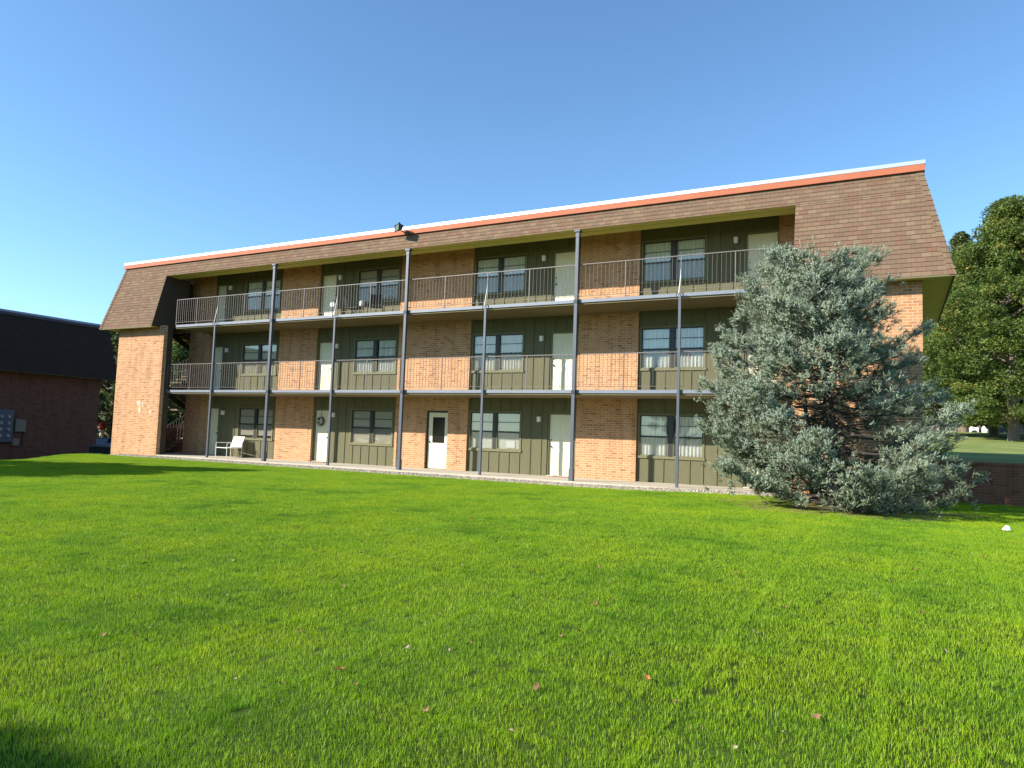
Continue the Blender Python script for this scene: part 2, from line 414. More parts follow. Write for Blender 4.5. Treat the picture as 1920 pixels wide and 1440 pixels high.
def wall_holes(mb, x0, x1, z0, z1, y, holes, depth, mi=0, rmi=0):
    X = sorted({x0, x1, *[h[0] for h in holes], *[h[1] for h in holes]}); Z = sorted({z0, z1, *[h[2] for h in holes], *[h[3] for h in holes]})
    for i in range(len(X)-1):
        for j in range(len(Z)-1):
            cx, cz = (X[i]+X[i+1])/2, (Z[j]+Z[j+1])/2
            if any(h[0] < cx < h[1] and h[2] < cz < h[3] for h in holes): continue
            mb.face([(X[i], y, Z[j]), (X[i+1], y, Z[j]), (X[i+1], y, Z[j+1]), (X[i], y, Z[j+1])], mi)
    for a, b_, c, d in holes:
        y2 = y+depth
        mb.face([(a, y, c), (a, y, d), (a, y2, d), (a, y2, c)], rmi); mb.face([(b_, y, c), (b_, y2, c), (b_, y2, d), (b_, y, d)], rmi)
        mb.face([(a, y, d), (b_, y, d), (b_, y2, d), (a, y2, d)], rmi); mb.face([(a, y, c), (a, y2, c), (b_, y2, c), (b_, y, c)], rmi)

BR = [(-9.32, -7.87), (-3.72, -1.67), (2.48, 5.66), (9.84, 11.9), (16.12, 19.2)]
SD = (3.88, 4.84)      # opening of the single door in the middle brick wall
for i, (a, c) in enumerate(BR):
    mb = MB()
    if i == 2:
        wall_holes(mb, a, c, -.02, ZC, YB, [(SD[0], SD[1], -.02, 2.12)], .2)
        mb.face([(a, YB, -.02), (a, YB, ZC), (a, YB+.3, ZC), (a, YB+.3, -.02)]); mb.face([(c, YB, -.02), (c, YB+.3, -.02), (c, YB+.3, ZC), (c, YB, ZC)])
    else: mb.box(a, c, YB, YB+.3, -.02, ZC, skip='kb')
    mb.build('brick_wall', M['brick'], B)
# end walls of the stair hall and of the block behind
mb = MB(); mb.box(-9.32, -9.02, YB+.303, 6.1, -.02, ZC, skip='fb'); mb.build('brick_wall', M['brick'], B)
mb = MB(); mb.box(-9.0, 19.2, 6.1, 6.4, -.4, ZC); mb.build('rear_wall', M['brick'], B)
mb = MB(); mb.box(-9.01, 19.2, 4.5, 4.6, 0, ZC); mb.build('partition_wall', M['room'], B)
# corner piers
mb = MB(); mb.box(-11.42, -8.38, -.32, -.15, -1.0, 5.50); p = mb.build('brick_pier', M['brick'], B)
mb = MB(); mb.box(16.75, 19.70, -.32, -.02, -.4, 5.50); mb.box(19.40, 19.70, -.017, 6.4, -.4, 5.50); mb.build('brick_pier', M['brick'], B)
mb = MB(); mb.box(-11.42, -11.12, 5.0, 6.4, -1.9, 5.5); mb.build('brick_pier', M['brick'], B); mb = MB(); mb.box(-11.42, -11.12, -.017, .9, -1.9, 5.5); mb.build('brick_pier', M['brick'], B)
mb = MB(); mb.box(-8.62, -8.395, -.147, .12, .0, 5.4); mb.build('pier_shade_panel', M['return'], B)  # dark panel added beside the pier; its colour stands in for black shade
# side foundation below the stair hall
mb = MB(); mb.box(-11.42, -11.12, .905, 4.995, -1.9, .0); mb.build('foundation', M['brick_red'], B)
# white paint splash on the pier
SPL = worn('splash', (.60, .50, .40), .8, var=.1)
mb = MB()
for (x0, x1, z0, z1) in ((-9.86, -9.76, 2.13, 2.27), (-9.78, -9.62, 2.02, 2.30), (-9.72, -9.60, 1.72, 2.04), (-9.50, -9.42, 2.02, 2.22), (-9.12, -8.98, 1.98, 2.03), (-8.99, -8.90, 1.62, 1.98)):
    k = 8; pp = [((x0+x1)/2+(x1-x0)/2*math.cos(2*PI*i/k)*random.uniform(.7, 1.1), -.3235, (z0+z1)/2+(z1-z0)/2*math.sin(2*PI*i/k)*random.uniform(.8, 1.1)) for i in range(k)]
    mb = MB(); mb.face(pp); mb.build('paint_splash', SPL, p)

# siding bays with doors, windows
bays = [dict(x=(-7.87, -3.72), door=(-7.92, -7.06), win=(-5.84, -3.84), left=True),
        dict(x=(-1.67, 2.48), door=(-1.58, -.72), win=(.38, 2.36), left=True),
        dict(x=(5.66, 9.84), door=(8.90, 9.76), win=(5.79, 7.79), left=False),
        dict(x=(11.9, 16.12), door=(15.22, 16.08), win=(11.99, 13.99), left=False)]
WZ = (.80, 2.10)
wi = [0]
def make_window(x0, x1, z0, z1, kind, cur):
    """frame > sash, pane, curtain ; x0..z1 = the hole"""
    y = YS
    mb = MB(); t = .055
    mb.box(x0-.05, x1+.05, y-.028, y+.05, z1-.01, z1+.05); mb.box(x0-.07, x1+.07, y-.04, y+.05, z0-.06, z0+.012)
    mb.box(x0-.05, x0+.012, y-.026, y+.05, z0+.013, z1-.011); mb.box(x1-.012, x1+.05, y-.026, y+.05, z0+.013, z1-.011)
    w = mb.build('window', M['trim'], B)
    wi[0] += 1; vr = random.Random(wi[0]*17); cmat = vr.choice([M['curtain'], M['curtain'], M['curtain_b']]); bmat = vr.choice([M['blind'], M['blind_b']]); open_ = vr.choice([0, 0, .16, .26]); lift = vr.choice([0, 0, .12, .3])
    xm = (x0+x1)/2; g = .075
    mb = MB(); mb.box(xm-g, xm+g, y-.005, y+.06, z0+.013, z1-.012); mb.build('mullion', M['trim'] if kind != 'dark' else M['sash'], w)
    zr = z0+(z1-z0)*.47
    for (a, c) in ((x0+.014, xm-g-.001), (xm+g+.001, x1-.014)):
        mb = MB(); e = .028
        # upper sash
        mb.box(a, c, y+.012, y+.042, zr-.02, zr+.035); mb.box(a, c, y+.012, y+.042, z1-.045, z1-.013)
        mb.box(a, a+e, y+.013, y+.041, zr+.036, z1-.046); mb.box(c-e, c, y+.013, y+.041, zr+.036, z1-.046)
        mz = (zr+z1)/2; mb.box(a+e, c-e, y+.018, y+.036, mz-.01, mz+.01)
        mb.build('sash', M['sash'], w)
        mb = MB()
        mb.box(a, c, y-.003, y+.03, z0+.014, z0+.045); mb.box(a, a+e, y-.002, y+.03, z0+.046, zr-.021); mb.box(c-e, c, y-.002, y+.03, z0+.046, zr-.021)
        mb.build('sash', M['trim'], w)
        mb = MB(); mb.face([(a, y+.027, z0+.02), (c, y+.027, z0+.02), (c, y+.027, z1-.02), (a, y+.027, z1-.02)]); mb.build('pane', M['glass'], w)
        mb = MB(); mb.face([(a+.03, y+.012, z0+.046), (c-.03, y+.012, z0+.046), (c-.03, y+.012, zr-.022), (a+.03, y+.012, zr-.022)]); mb.build('insect_screen', M['screen'], w)
        mb = MB(); n = 26
        if cur == 'pleat':
            for i in range(n):
                u0, u1 = a+(c-a)*i/n, a+(c-a)*(i+1)/n
                d0, d1 = .065+.02*math.sin(i*1.9), .065+.02*math.sin((i+1)*1.9)
                if open_ and abs((u0+u1)/2-xm) < open_: continue
                mb.face([(u0, y+d0, z0), (u1, y+d1, z0), (u1, y+d1, z1), (u0, y+d0, z1)])
            mb.build('curtain', cmat, w)
        else:
            nn = 34
            for i in range(nn):
                v0, v1 = z0+(z1-z0)*i/nn, z0+(z1-z0)*(i+1)/nn
                if v0 < z0+lift: continue
                mb.face([(a, y+.055, v0), (c, y+.055, v0), (c, y+.07, v1), (a, y+.07, v1)])
            mb.build('blind', bmat, w)
    return w
def make_door(x0, x1, z0, flip):
    y = YD; z1 = z0+2.06
    mb = MB(); mb.box(x0+.003, x1-.003, y, y+.045, z0+.02, z1-.004)
    for zz_, hh in ((.16, .62), (.92, .42), (1.46, .42)):
        for xx_ in (0, 1):
            w_ = (x1-x0)/2; q0_ = x0+.075+xx_*(w_-.03); mb.box(q0_, q0_+w_-.12, y-.007, y-.0005, z0+zz_, z0+zz_+hh)
    d = mb.build('door', M['door'], B)
    mb = MB()   # jambs
    mb.box(x0-.05, x0, y-.06, y+.06, z0+.001, z1); mb.box(x1, x1+.05, y-.06, y+.06, z0+.001, z1); mb.box(x0-.05, x1+.05, y-.06, y+.06, z1+.001, z1+.05)
    mb.build('door_frame', M['trim'], d)
    hx = x0+.07 if not flip else x1-.07
    mb = MB(); mb.tube([(hx, y+.01, z0+.98), (hx, y-.06, z0+.98)], [.03, .028], 10); mb.build('handle', M['darkmetal'], d); mb = MB(); mb.tube([(hx, y+.01, z0+1.2), (hx, y-.02, z0+1.2)], .025, 10)
    mb.build('lock', M['darkmetal'], d)
    mb = MB(); mb.box(x0-.03, x1+.03, y-.14, y-.001, z0+.002, z0+.028); mb.build('threshold', M['concrete'], d)
    return d
for bi, b_ in enumerate(bays):
    x0, x1 = b_['x']
    mb = MB(); holes = []
    dx0, dx1 = [sx(q, YD) for q in b_['door']]; wx0, wx1 = [sx(q, YS) for q in b_['win']]
    dx0 = max(dx0, x0+.052); dx1 = min(dx1, x1-.052); wx0 = max(wx0, x0+.07); wx1 = min(wx1, x1-.06)
    for f in FL:
        holes += [(dx0-.05, dx1+.05, f-.001 if f else -.02, f+2.11), (wx0, wx1, f+WZ[0], f+WZ[1])]
    wall_holes(mb, x0, x1, -.02, ZC, YS, holes, .1)
    # battens
    k = 0; xx = x0+.02
    while xx < x1-.02:
        for fi, f in enumerate(FL):
            top = (FL[fi+1]-.15) if fi < 2 else ZC
            segs = [(f+.002, top)]
            if dx0-.09 < xx+.02 < dx1+.09: segs = [(f+2.17, top)]
            elif wx0-.08 < xx+.02 < wx1+.09: segs = [(f+.002, f+WZ[0]-.065), (f+WZ[1]+.055, top)]
            for a, c in segs: mb.box(xx, xx+.042, YS-.022, YS+.001, a, c, skip='k')
        xx += .406
    mb.build('siding', M['siding'], B)
    cur = ['blind', 'pleat', 'pleat', 'pleat'][bi]
    for fi, f in enumerate(FL):
        make_window(wx0, wx1, f+WZ[0], f+WZ[1], 'dark', 'blind' if (bi, fi) in ((0, 0), (1, 0), (2, 0), (1, 2)) else 'pleat')
        make_door(dx0, dx1, f, not (not b_['left']))
# single door in middle brick wall
y = YB+.12; a, c = SD
mb = MB(); mb.box(a+.06, c-.05, y, y+.05, .02, 2.05); d = mb.build('door', M['door'], B)
mb = MB(); mb.box(a, a+.058, y-.03, y+.06, .001, 2.12); mb.box(c-.048, c, y-.03, y+.06, .001, 2.12); mb.box(a+.059, c-.049, y-.03, y+.06, 2.055, 2.12); mb.build('door_frame', M['sash'], d)
mb = MB(); mb.box(a+.24, c-.20, y-.008, y-.001, .95, 1.88); mb.build('pane', mat('dark_glass', (.012, .012, .014), .12, spec=.15), d)
mb = MB(); mb.tube([(a+.13, y, .98), (a+.13, y-.06, .98)], .028, 10); mb.build('handle', M['darkmetal'], d)
# paper notice in window of third bay, ground floor
nx_ = sx(7.62, YS)
mb = MB(); mb.box(sx(7.22, YS), sx(7.58, YS), YS+.040, YS+.043, .87, 1.12); notice = mb.build('paper_notice', M['white'])
tag(notice, 'blank white paper notice taped inside a ground floor window', 'notice')

# balcony slabs
for fi, (f, xl) in enumerate(((2.75, -8.37), (5.53, -8.02))):
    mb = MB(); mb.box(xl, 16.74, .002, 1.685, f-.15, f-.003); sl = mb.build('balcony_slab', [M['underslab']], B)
    mb = MB(); mb.box(xl, 16.74, -.045, 0, f-.10, f); mb.build('steel_edge', M['edge'], sl)
    mb = MB(); mb.box(-9.0, 16.74, .001, 1.688, f-.0028, f, skip='b'); mb.build('slab_topping', M['concrete'], sl) if fi == 5 else None
# railings
def bal_mesh(kind, f, mt):
    mb = MB(); h = .985
    if kind == 'plain': mb.tube([(0, 0, 0), (0, 0, h)], .0075, 4, smooth=False, cap=False)
    elif kind == 'post': mb.box(-.014, .014, -.014, .014, -.105, h)
    else:
        n = 22; mb.tube([(0, 0, h*i/n) for i in range(n+1)], [.0045 if i % 2 else .0125 for i in range(n+1)], 4, smooth=False, cap=False)
    o = mb.build('baluster', mt); me = o.data; bpy.data.objects.remove(o); return me
BM = {k: bal_mesh(k, 0, M['raillight']) for k in ('plain', 'twist', 'post')}
for fi, (f, xl) in enumerate(((2.75, -8.37), (5.53, -8.05))):
    ends = [xl] + PX + [16.72]
    for i in range(len(ends)-1):
        a, c = ends[i], ends[i+1]
        r0 = MB(); y = -.02
        r0.box(a, c, y-.02, y+.02, f+1.075, f+1.10); r0.box(a, c, y-.012, y+.012, f+.10, f+.112)
        rl = r0.build('railing', M['raillight'], B)
        n = round((c-a)/.128); st = (c-a)/n
        for k in range(n):
            kind = 'post' if (k == 0 or k == round(n/2)) else ('twist' if k % 2 else 'plain')
            o = bpy.data.objects.new('baluster', BM[kind]); COL.objects.link(o); o.parent = rl
            o.location = (a+st*(k+.0)+.0, y, f+.09 if kind != 'post' else f+.10)
# posts: tall ones at odd, short ones at even positions
for i, x in enumerate(PX):
    mb = MB()
    if i % 2:
        mb.box(x-.05, x+.05, -.15, -.05, .0, 7.66); mb.box(x-.068, x+.068, -.168, -.032, -.02, .36)
        mb.box(x-.095, x+.095, -.19, -.01, 7.62, 7.679); mb.box(x-.06, x+.06, -.16, -.04, 7.46, 7.62)
        po = mb.build('post', M['steel'], B)
        for f in FL[1:]: mb = MB(); mb.box(x-.062, x+.062, -.162, -.046, f-.12, f-.02); mb.build('bracket', M['darkmetal'], po)
    else:
        top = 5.53-.105
        mb.box(x-.037, x+.037, -.125, -.051, -.01, top); po = mb.build('post', M['steel'], B)
        mb = MB(); mb.tube([(x-.02, -.15, 5.50), (x+.0, -.06, 6.05), (x, -.045, 6.22)], [.014, .010, .006], 6); mb.build('brace', M['white'], po)
        for dx in (-.05, .07):
            mb = MB()
            ring = [(x+dx+.045*math.cos(t), -.14-.01*math.sin(t), 5.46+.06*math.sin(t)) for t in [k*PI/6 for k in range(10)]]
            mb.tube(ring, .011, 6)
            mb.build('hook', M['darkmetal'], po)

# mansard roof -------------------------------------------------------
ZB, ZT = 5.42, 8.24; YBm, YTm = -.73, -.04
XLb, XLt, XRb, XRt = -12.22, -11.66, 20.36, 19.72; YK, YKt = 6.55, 6.0
ZO = 7.68; XO, XOR = -8.67, 16.78
SL = math.hypot(ZT-ZB, YTm-YBm)
def sl(t, a, b): return a+(b-a)*t
def shingle_rows(mb, side, x_rng, t0, t1, lip=.012):
    """rows of lapped shingles on one slope; side 'f' front, 'r','l' ends"""
    rows = int(round(SL/.125)); dt = 1/rows
    i0 = 0
    for i in range(rows):
        a, c = i*dt, (i+1)*dt
        if c <= t0+1e-6 or a >= t1-1e-6: continue
        a2, c2 = max(a, t0), min(c, t1)
        if side == 'f':
            n = Vector((0, -(ZT-ZB), (YTm-YBm))).normalized()
            def P(x, t, o): return (x, sl(t, YBm, YTm)+n.y*o, sl(t, ZB, ZT)+n.z*o)
            xa0, xa1 = x_rng(a2); xc0, xc1 = x_rng(c2)
            mb.face([P(xa0, a2, lip), P(xa1, a2, lip), P(xc1, c2, .001), P(xc0, c2, .001)], 0, [(xa0, a2*SL), (xa1, a2*SL), (xc1, c2*SL), (xc0, c2*SL)])
            mb.face([P(xa0, a2, -.004), P(xa1, a2, -.004), P(xa1, a2, lip), P(xa0, a2, lip)], 0, [(xa0, a2*SL)]*4)
        else:
            s = 1 if side == 'r' else -1; xb, xt = (XRb, XRt) if side == 'r' else (XLb, XLt)
            n = Vector((s*(ZT-ZB), 0, abs(xb-xt))).normalized()
            def P(yy, t, o): return (sl(t, xb, xt)+n.x*o, yy, sl(t, ZB, ZT)+n.z*o)
            ya0, ya1 = sl(a2, YBm, YTm), sl(a2, YK, YKt); yc0, yc1 = sl(c2, YBm, YTm), sl(c2, YK, YKt)
            q = [P(ya0, a2, lip), P(ya1, a2, lip), P(yc1, c2, .001), P(yc0, c2, .001)]
            q2 = [P(ya0, a2, -.004), P(ya1, a2, -.004), P(ya1, a2, lip), P(ya0, a2, lip)]
            if s < 0: q = q[::-1]; q2 = q2[::-1]
            mb.face(q, 0, [(p_[1], a2*SL if abs(p_[2]-q[0][2]) < .02 and s > 0 else c2*SL) for p_ in q] if False else ([(ya0, a2*SL), (ya1, a2*SL), (yc1, c2*SL), (yc0, c2*SL)] if s > 0 else [(yc0, c2*SL), (yc1, c2*SL), (ya1, a2*SL), (ya0, a2*SL)]))
            mb.face(q2, 0, [(ya0, a2*SL)]*4)
tO = (ZO-ZB)/(ZT-ZB)
# offset opening edges onto row boundaries is not needed: rows are cut at tO
mb = MB()
shingle_rows(mb, 'f', lambda t: (sl(t, XLb, XLt), XO), 0, tO)
shingle_rows(mb, 'f', lambda t: (XOR, sl(t, XRb, XRt)), 0, tO)
shingle_rows(mb, 'f', lambda t: (sl(t, XLb, XLt), sl(t, XRb, XRt)), tO, 1)
shingle_rows(mb, 'r', None, 0, 1); shingle_rows(mb, 'l', None, 0, 1)
# rear slope
mb.face([(XRb, YK, ZB), (XLb, YK, ZB), (XLt, YKt, ZT), (XRt, YKt, ZT)], 0, [(0, 0), (32, 0), (32, 3), (0, 3)])
roof = mb.build('mansard_roof', M['shingle'], B)
# hip caps
for (xb, xt, s) in ((XRb, XRt, 1), (XLb, XLt, -1)):
    n = 20; mb = MB()
    for i in range(n):
        a, c = i/n, (i+1)/n
        pa = Vector((sl(a, xb, xt), sl(a, YBm, YTm), sl(a, ZB, ZT))); pc = Vector((sl(c, xb, xt), sl(c, YBm, YTm), sl(c, ZB, ZT)))
        o1, o2 = .03, .014; w = .13
        q = [pa+Vector((-s*w, -o1, 0)), pa+Vector((s*o1, -o1, 0)), pc+Vector((s*o2, -o2, 0)), pc+Vector((-s*w, -o2, 0))]
        q2 = [pa+Vector((s*o1, -o1, 0)), pa+Vector((s*o1, w, 0)), pc+Vector((s*o2, w, 0)), pc+Vector((s*o2, -o2, 0))]
        if s < 0: q = q[::-1]; q2 = q2[::-1]
        r_ = random.random()*5
        mb.face(q, 0, [(r_, .02), (r_+.13, .02), (r_+.13, .11), (r_, .11)]); mb.face(q2, 0, [(r_, .02), (r_+.13, .02), (r_+.13, .11), (r_, .11)])
        mb.face([pa+Vector((-s*w, 0, 0)), pa+Vector((s*o1, 0, 0)), pa+Vector((s*o1, -o1, 0)), pa+Vector((-s*w, -o1, 0))], 0, [(r_, .02)]*4)
    mb.build('hip_cap', M['shingle'], roof)
# opening returns and soffits
mb = MB()
def yS(z): return sl((z-ZB)/(ZT-ZB), YBm, YTm)
for x, s in ((XO, 1), (XOR, -1)):
    mb = MB()
    q = [(x, YBm+.0, ZB), (x, yS(ZO), ZO), (x, YB-.0, ZO), (x, YB, ZB)]
    if x == XO: q[2] = (x, 1.0, ZO); q[3] = (x, 1.0, ZB)
    mb.face(q if s > 0 else q[::-1])
    mb.build('roof_return', M['return'], roof)
mb = MB()
mb.box(XO, XOR, yS(ZO)+.002, .12, ZO, ZO+.03); mb.box(XO, XOR, .135, .52, ZO-.012, ZO+.03); mb.box(XO-.6, XOR+2.4, .5, YB, ZC+.003, ZC+.03)
mb.box(XO, XOR, .50, .52, ZO+.03, ZC+.003)
mb.box(-12.19, XO, YBm+.01, -.325, ZB-.001, ZB+.02); mb.box(XOR, 20.33, YBm+.01, -.325, ZB-.001, ZB+.02)
mb.box(19.703, 20.33, -.324, 6.5, ZB-.001, ZB+.02); mb.box(-12.19, -11.423, -.324, 6.5, ZB-.001, ZB+.02)
mb.box(19.2, 20.33, 6.4, 6.52, ZB-.001, ZB+.02)
mb.build('soffit', M['soffit'], roof)
mb = MB()   # drip fascia at eave bottoms
mb.box(-12.22, XO, YBm-.006, YBm+.012, ZB-.035, ZB+.005); mb.box(-12.225, -12.205, YBm+.012, 6.55, ZB-.035, ZB+.005); mb.build('eave_trim', M['trim'], roof)
mb = MB(); mb.box(XOR, 20.36, YBm-.006, YBm+.012, ZB-.035, ZB+.005); mb.box(20.345, 20.365, YBm+.012, 6.55, ZB-.035, ZB+.005)
mb.build('eave_trim', M['trim'], roof)
# flat top, orange board, white metal edge
mb = MB(); mb.box(XLt+.1, XRt-.1, YTm+.1, YKt, ZT+.1, ZT+.14); mb.build('flat_roof', worn('roof_gravel', (.3, .3, .3), .9), roof)
mb = MB(); mb.box(XLt-.06, XRt+.06, YTm-.085, YTm+.02, 8.225, 8.392); mb.box(XRt-.02, XRt+.06, YTm+.02, YKt, 8.225, 8.392); mb.box(XLt-.06, XLt+.02, YTm+.02, YKt, 8.225, 8.392)
mb.build('fascia_board', M['redwood'], roof)
mb = MB(); xx = XLt-.07
while xx < XRt+.06:
    x2 = min(xx+3.05, XRt+.075); mb.box(xx+.002, x2-.002, YTm-.093, YTm+.05, 8.393, 8.492); xx = x2
mb.box(XRt-.02, XRt+.072, YTm+.051, YKt, 8.393, 8.490); mb.box(XLt-.07, XLt+.02, YTm+.051, YKt, 8.393, 8.490)
mb.build('gravel_stop', M['whitemetal'], roof)

# staircase in the open left end
def flight(y0, z0, y1, z1, xa, xb, nst=14):
    mb = MB()
    for i in range(nst):
        t = (i+.5)/nst; yy = sl(t, y0, y1); zz = sl((i+1)/nst, z0, z1); h = abs(y1-y0)/nst/2+.015
        mb.box(xa, xb, yy-h, yy+h, zz-.045, zz)
    st = mb.build('staircase', M['underslab'], B)
    for x in (xa-.03, xb):
        s2 = MB(); d = .26
        s2.face([(x, y0, z0-d), (x, y1, z1-d), (x, y1, z1), (x, y0, z0)]); s2.face([(x+.03, y0, z0), (x+.03, y1, z1), (x+.03, y1, z1-d), (x+.03, y0, z0-d)])
        s2.face([(x, y0, z0), (x, y1, z1), (x+.03, y1, z1), (x+.03, y0, z0)]); s2.face([(x, y0, z0-d), (x+.03, y0, z0-d), (x+.03, y1, z1-d), (x, y1, z1-d)])
        s2.build('stringer', M['sash'], st)
    r_ = MB(); x = xb+.02
    for x in (xa+.02, xb-.02):
        r_.tube([(x, y0, z0+.9), (x, y1, z1+.9)], .016, 6)
        for i in range(0, nst*2+1):
            t = i/(nst*2); r_.tube([(x, sl(t, y0, y1), sl(t, z0, z1)), (x, sl(t, y0, y1), sl(t, z0, z1)+.9)], .008, 4, cap=False)
    r_.build('stair_rail', M['raillight'], st)
for f0, f1 in ((0, 2.75), (2.75, 5.53)):
    zm = (f0+f1)/2
    flight(1.5, f0, 3.9, zm, -11.0, -10.25, 8)
    flight(3.9, zm, 1.4, f1, -10.15, -9.4, 8)
    mb = MB(); mb.box(-11.05, -9.36, 3.92, 5.0, zm-.14, zm); mb.build('stair_landing', M['underslab'], B)
mb = MB(); mb.box(-11.40, -11.14, .91, 4.99, .001, 1.25); mb.build('parapet', M['brick_red'], B)

# ------------------------------------------------------------------ things on the building
def wall_lamp(x, z, lab):
    t = empty('wall_lamp', (x, YS-.001, z))
    mb = MB(); mb.box(-.045, .045, -.02, 0, -.07, .07); mb.build('mounting_plate', M['darkmetal'], t)
    mb = MB(); mb.box(-.055, .055, -.13, -.021, -.085, .075); mb.box(-.062, .062, -.137, -.0205, .076, .09); mb.build('lamp_shade', M['white'], t)
    tag(t, lab, 'wall lamp', 'small white wall lamps beside the apartment doors')
LX = [sx(q, YS) for q in (-6.78, -.50, 8.52, 14.90)]
bn = ['in the leftmost bay', 'in the second bay from the left', 'in the third bay from the left', 'in the right bay near the spruce']
fn = ['ground floor', 'middle floor', 'top floor']
for fi, f in enumerate(FL):
    for bi, x in enumerate(LX): wall_lamp(x, f+1.88, f'small white wall lamp on {fn[fi]}, {bn[bi]}')

t = empty('floodlight', (4.05, -.13, 8.26), -.55)
mb = MB(); mb.tube([(0, 0, 0), (0, -.16, .0), (-.02, -.26, .05)], .02, 8); mb.box(-.06, .06, .0, .02, -.06, .06); mb.build('bracket', M['darkmetal'], t)
mb = MB()
q0 = [(-.20, -.42, .02), (.16, -.42, .02), (.16, -.40, .24), (-.20, -.40, .24)]; q1 = [(-.13, -.26, .06), (.09, -.26, .06), (.09, -.22, .21), (-.13, -.22, .21)]
for i in range(4): j = (i+1) % 4; mb.face([q0[j], q0[i], q1[i], q1[j]])
mb.face(q1); mb.box(-.205, .165, -.435, -.415, .0, .024); mb.box(-.205, .165, -.415, -.39, .236, .262); mb.box(-.218, -.20, -.435, -.38, .0, .262); mb.box(.16, .178, -.435, -.38, .0, .262)
mb.build('lamp_housing', M['darkmetal'], t)
mb = MB(); mb.face([(-.198, -.422, .026), (.158, -.422, .026), (.158, -.402, .236), (-.198, -.402, .236)]); mb.build('lens', mat('lamp_lens', (.11, .145, .12), .6, spec=.1), t)
tag(t, 'dark floodlight on an arm above the roof edge, aimed at the lawn', 'floodlight')

t = empty('wreath', (sx(-1.17, 1.84), 1.835, 1.62))
mb = MB(); R_, r_ = .15, .045
V = []; F = []
for k in range(900):
    a = random.uniform(0, 2*PI); b2 = random.uniform(0, 2*PI); rr = r_*random.uniform(.4, 1.3)
    c0 = Vector(((R_+rr*math.cos(b2))*math.cos(a), -.03+rr*.6*math.sin(b2), (R_+rr*math.cos(b2))*math.sin(a)))
    d = Vector((random.uniform(-1, 1), random.uniform(-1, 1), random.uniform(-1, 1))).normalized()*.03; e = d.cross(Vector((0, 1, .3))).normalized()*.008
    mb.face([c0-e, c0+e, c0+d])
mb.build('twigs', worn('wreath_twigs', (.035, .022, .02), .9, var=.4), t)
mb = MB()
for (a, zz) in ((.05, .10), (-.09, .02), (.0, -.11)):
    for k in range(6): an = k*PI/3; mb.face([(a, -.085, zz), (a+.038*math.cos(an), -.075, zz+.038*math.sin(an)), (a+.038*math.cos(an+.8), -.075, zz+.038*math.sin(an+.8))])
mb.build('flower', M['white'], t)
mb = MB(); mb.box(-.006, .006, -.004, .0, .19, .43); mb.build('ribbon', M['black'], t)
tag(t, 'dark twig wreath with three white flowers on ground floor door', 'wreath')

# white patio chair on the walkway
t = empty('patio_chair', (-5.72, 1.15, 0), math.radians(-12))
def tube_obj(name, paths, r, m, parent):
    mb = MB()
    for p_ in paths: mb.tube(p_, r, 7)
    return mb.build(name, m, parent)
w, dpt = .42, .34
mb = MB(); n = 10
for i in range(n):
    y0, y1 = -.30+.60*i/n, -.30+.60*(i+1)/n-.006
    mb.box(-w, w, y0, y1, .39-.012*math.sin(PI*i/n), .398-.012*math.sin(PI*i/n))
mb.build('seat', M['webbing'], t)
mb = MB()
for i in range(9):
    a0, a1 = i/9, (i+1)/9-.012
    mb.face([(-w, .30+.14*a0, .43+.42*a0), (w, .30+.14*a0, .43+.42*a0), (w, .30+.14*a1, .43+.42*a1), (-w, .30+.14*a1, .43+.42*a1)])
    mb.face([(w, .305+.14*a0, .43+.42*a0), (-w, .305+.14*a0, .43+.42*a0), (-w, .305+.14*a1, .43+.42*a1), (w, .305+.14*a1, .43+.42*a1)])
mb.build('backrest', M['webbing'], t)
tube_obj('frame', [[(-w-.01, -.32, .39), (-w-.01, .30, .39), (-w-.01, .45, .87), (w+.01, .45, .87), (w+.01, .30, .39), (w+.01, -.32, .39), (-w-.01, -.32, .39)]], .013, M['white'], t)
for s in (-1, 1):
    x = s*(w+.03)
    tube_obj('armrest', [[(x, .36, .60), (x, -.30, .60), (x, -.33, .57), (x, -.33, .40)]], .013, M['white'], t)
    tube_obj('leg', [[(x, -.33, .40), (x, -.33, .01)]], .013, M['white'], t)
    tube_obj('leg', [[(x, .34, .60), (x, .34, .01)]], .013, M['white'], t)
tag(t, 'white webbed patio chair on the walkway beside leftmost ground floor door', 'chair')

# things on the third floor balcony
def fold_chair(loc, rz, lab):
    t = empty('folding_chair', loc, rz)
    tube_obj('frame', [[(-.24, -.22, .01), (-.24, .2, .45), (-.24, .34, .86), (.24, .34, .86), (.24, .2, .45), (.24, -.22, .01)], [(-.24, .25, .01), (-.24, -.2, .43), (.24, -.2, .43), (.24, .25, .01)]], .012, M['darkmetal'], t)
    mb = MB(); mb.box(-.225, .225, -.2, .2, .43, .445); mb.build('seat', worn('grey_fabric', (.10, .10, .11), .9), t)
    mb = MB(); mb.face([(-.225, .215, .52), (.225, .215, .52), (.225, .325, .84), (-.225, .325, .84)]); mb.face([(.225, .222, .52), (-.225, .222, .52), (-.225, .332, .84), (.225, .332, .84)]); mb.build('backrest', M['black'], t)
    tag(t, lab, 'chair')
fold_chair((.62, 1.1, 5.53), math.radians(150), 'dark folding chair on the top balcony near a door')
fold_chair((1.85, 1.05, 5.53), math.radians(210), 'dark folding chair on the top balcony under a window')
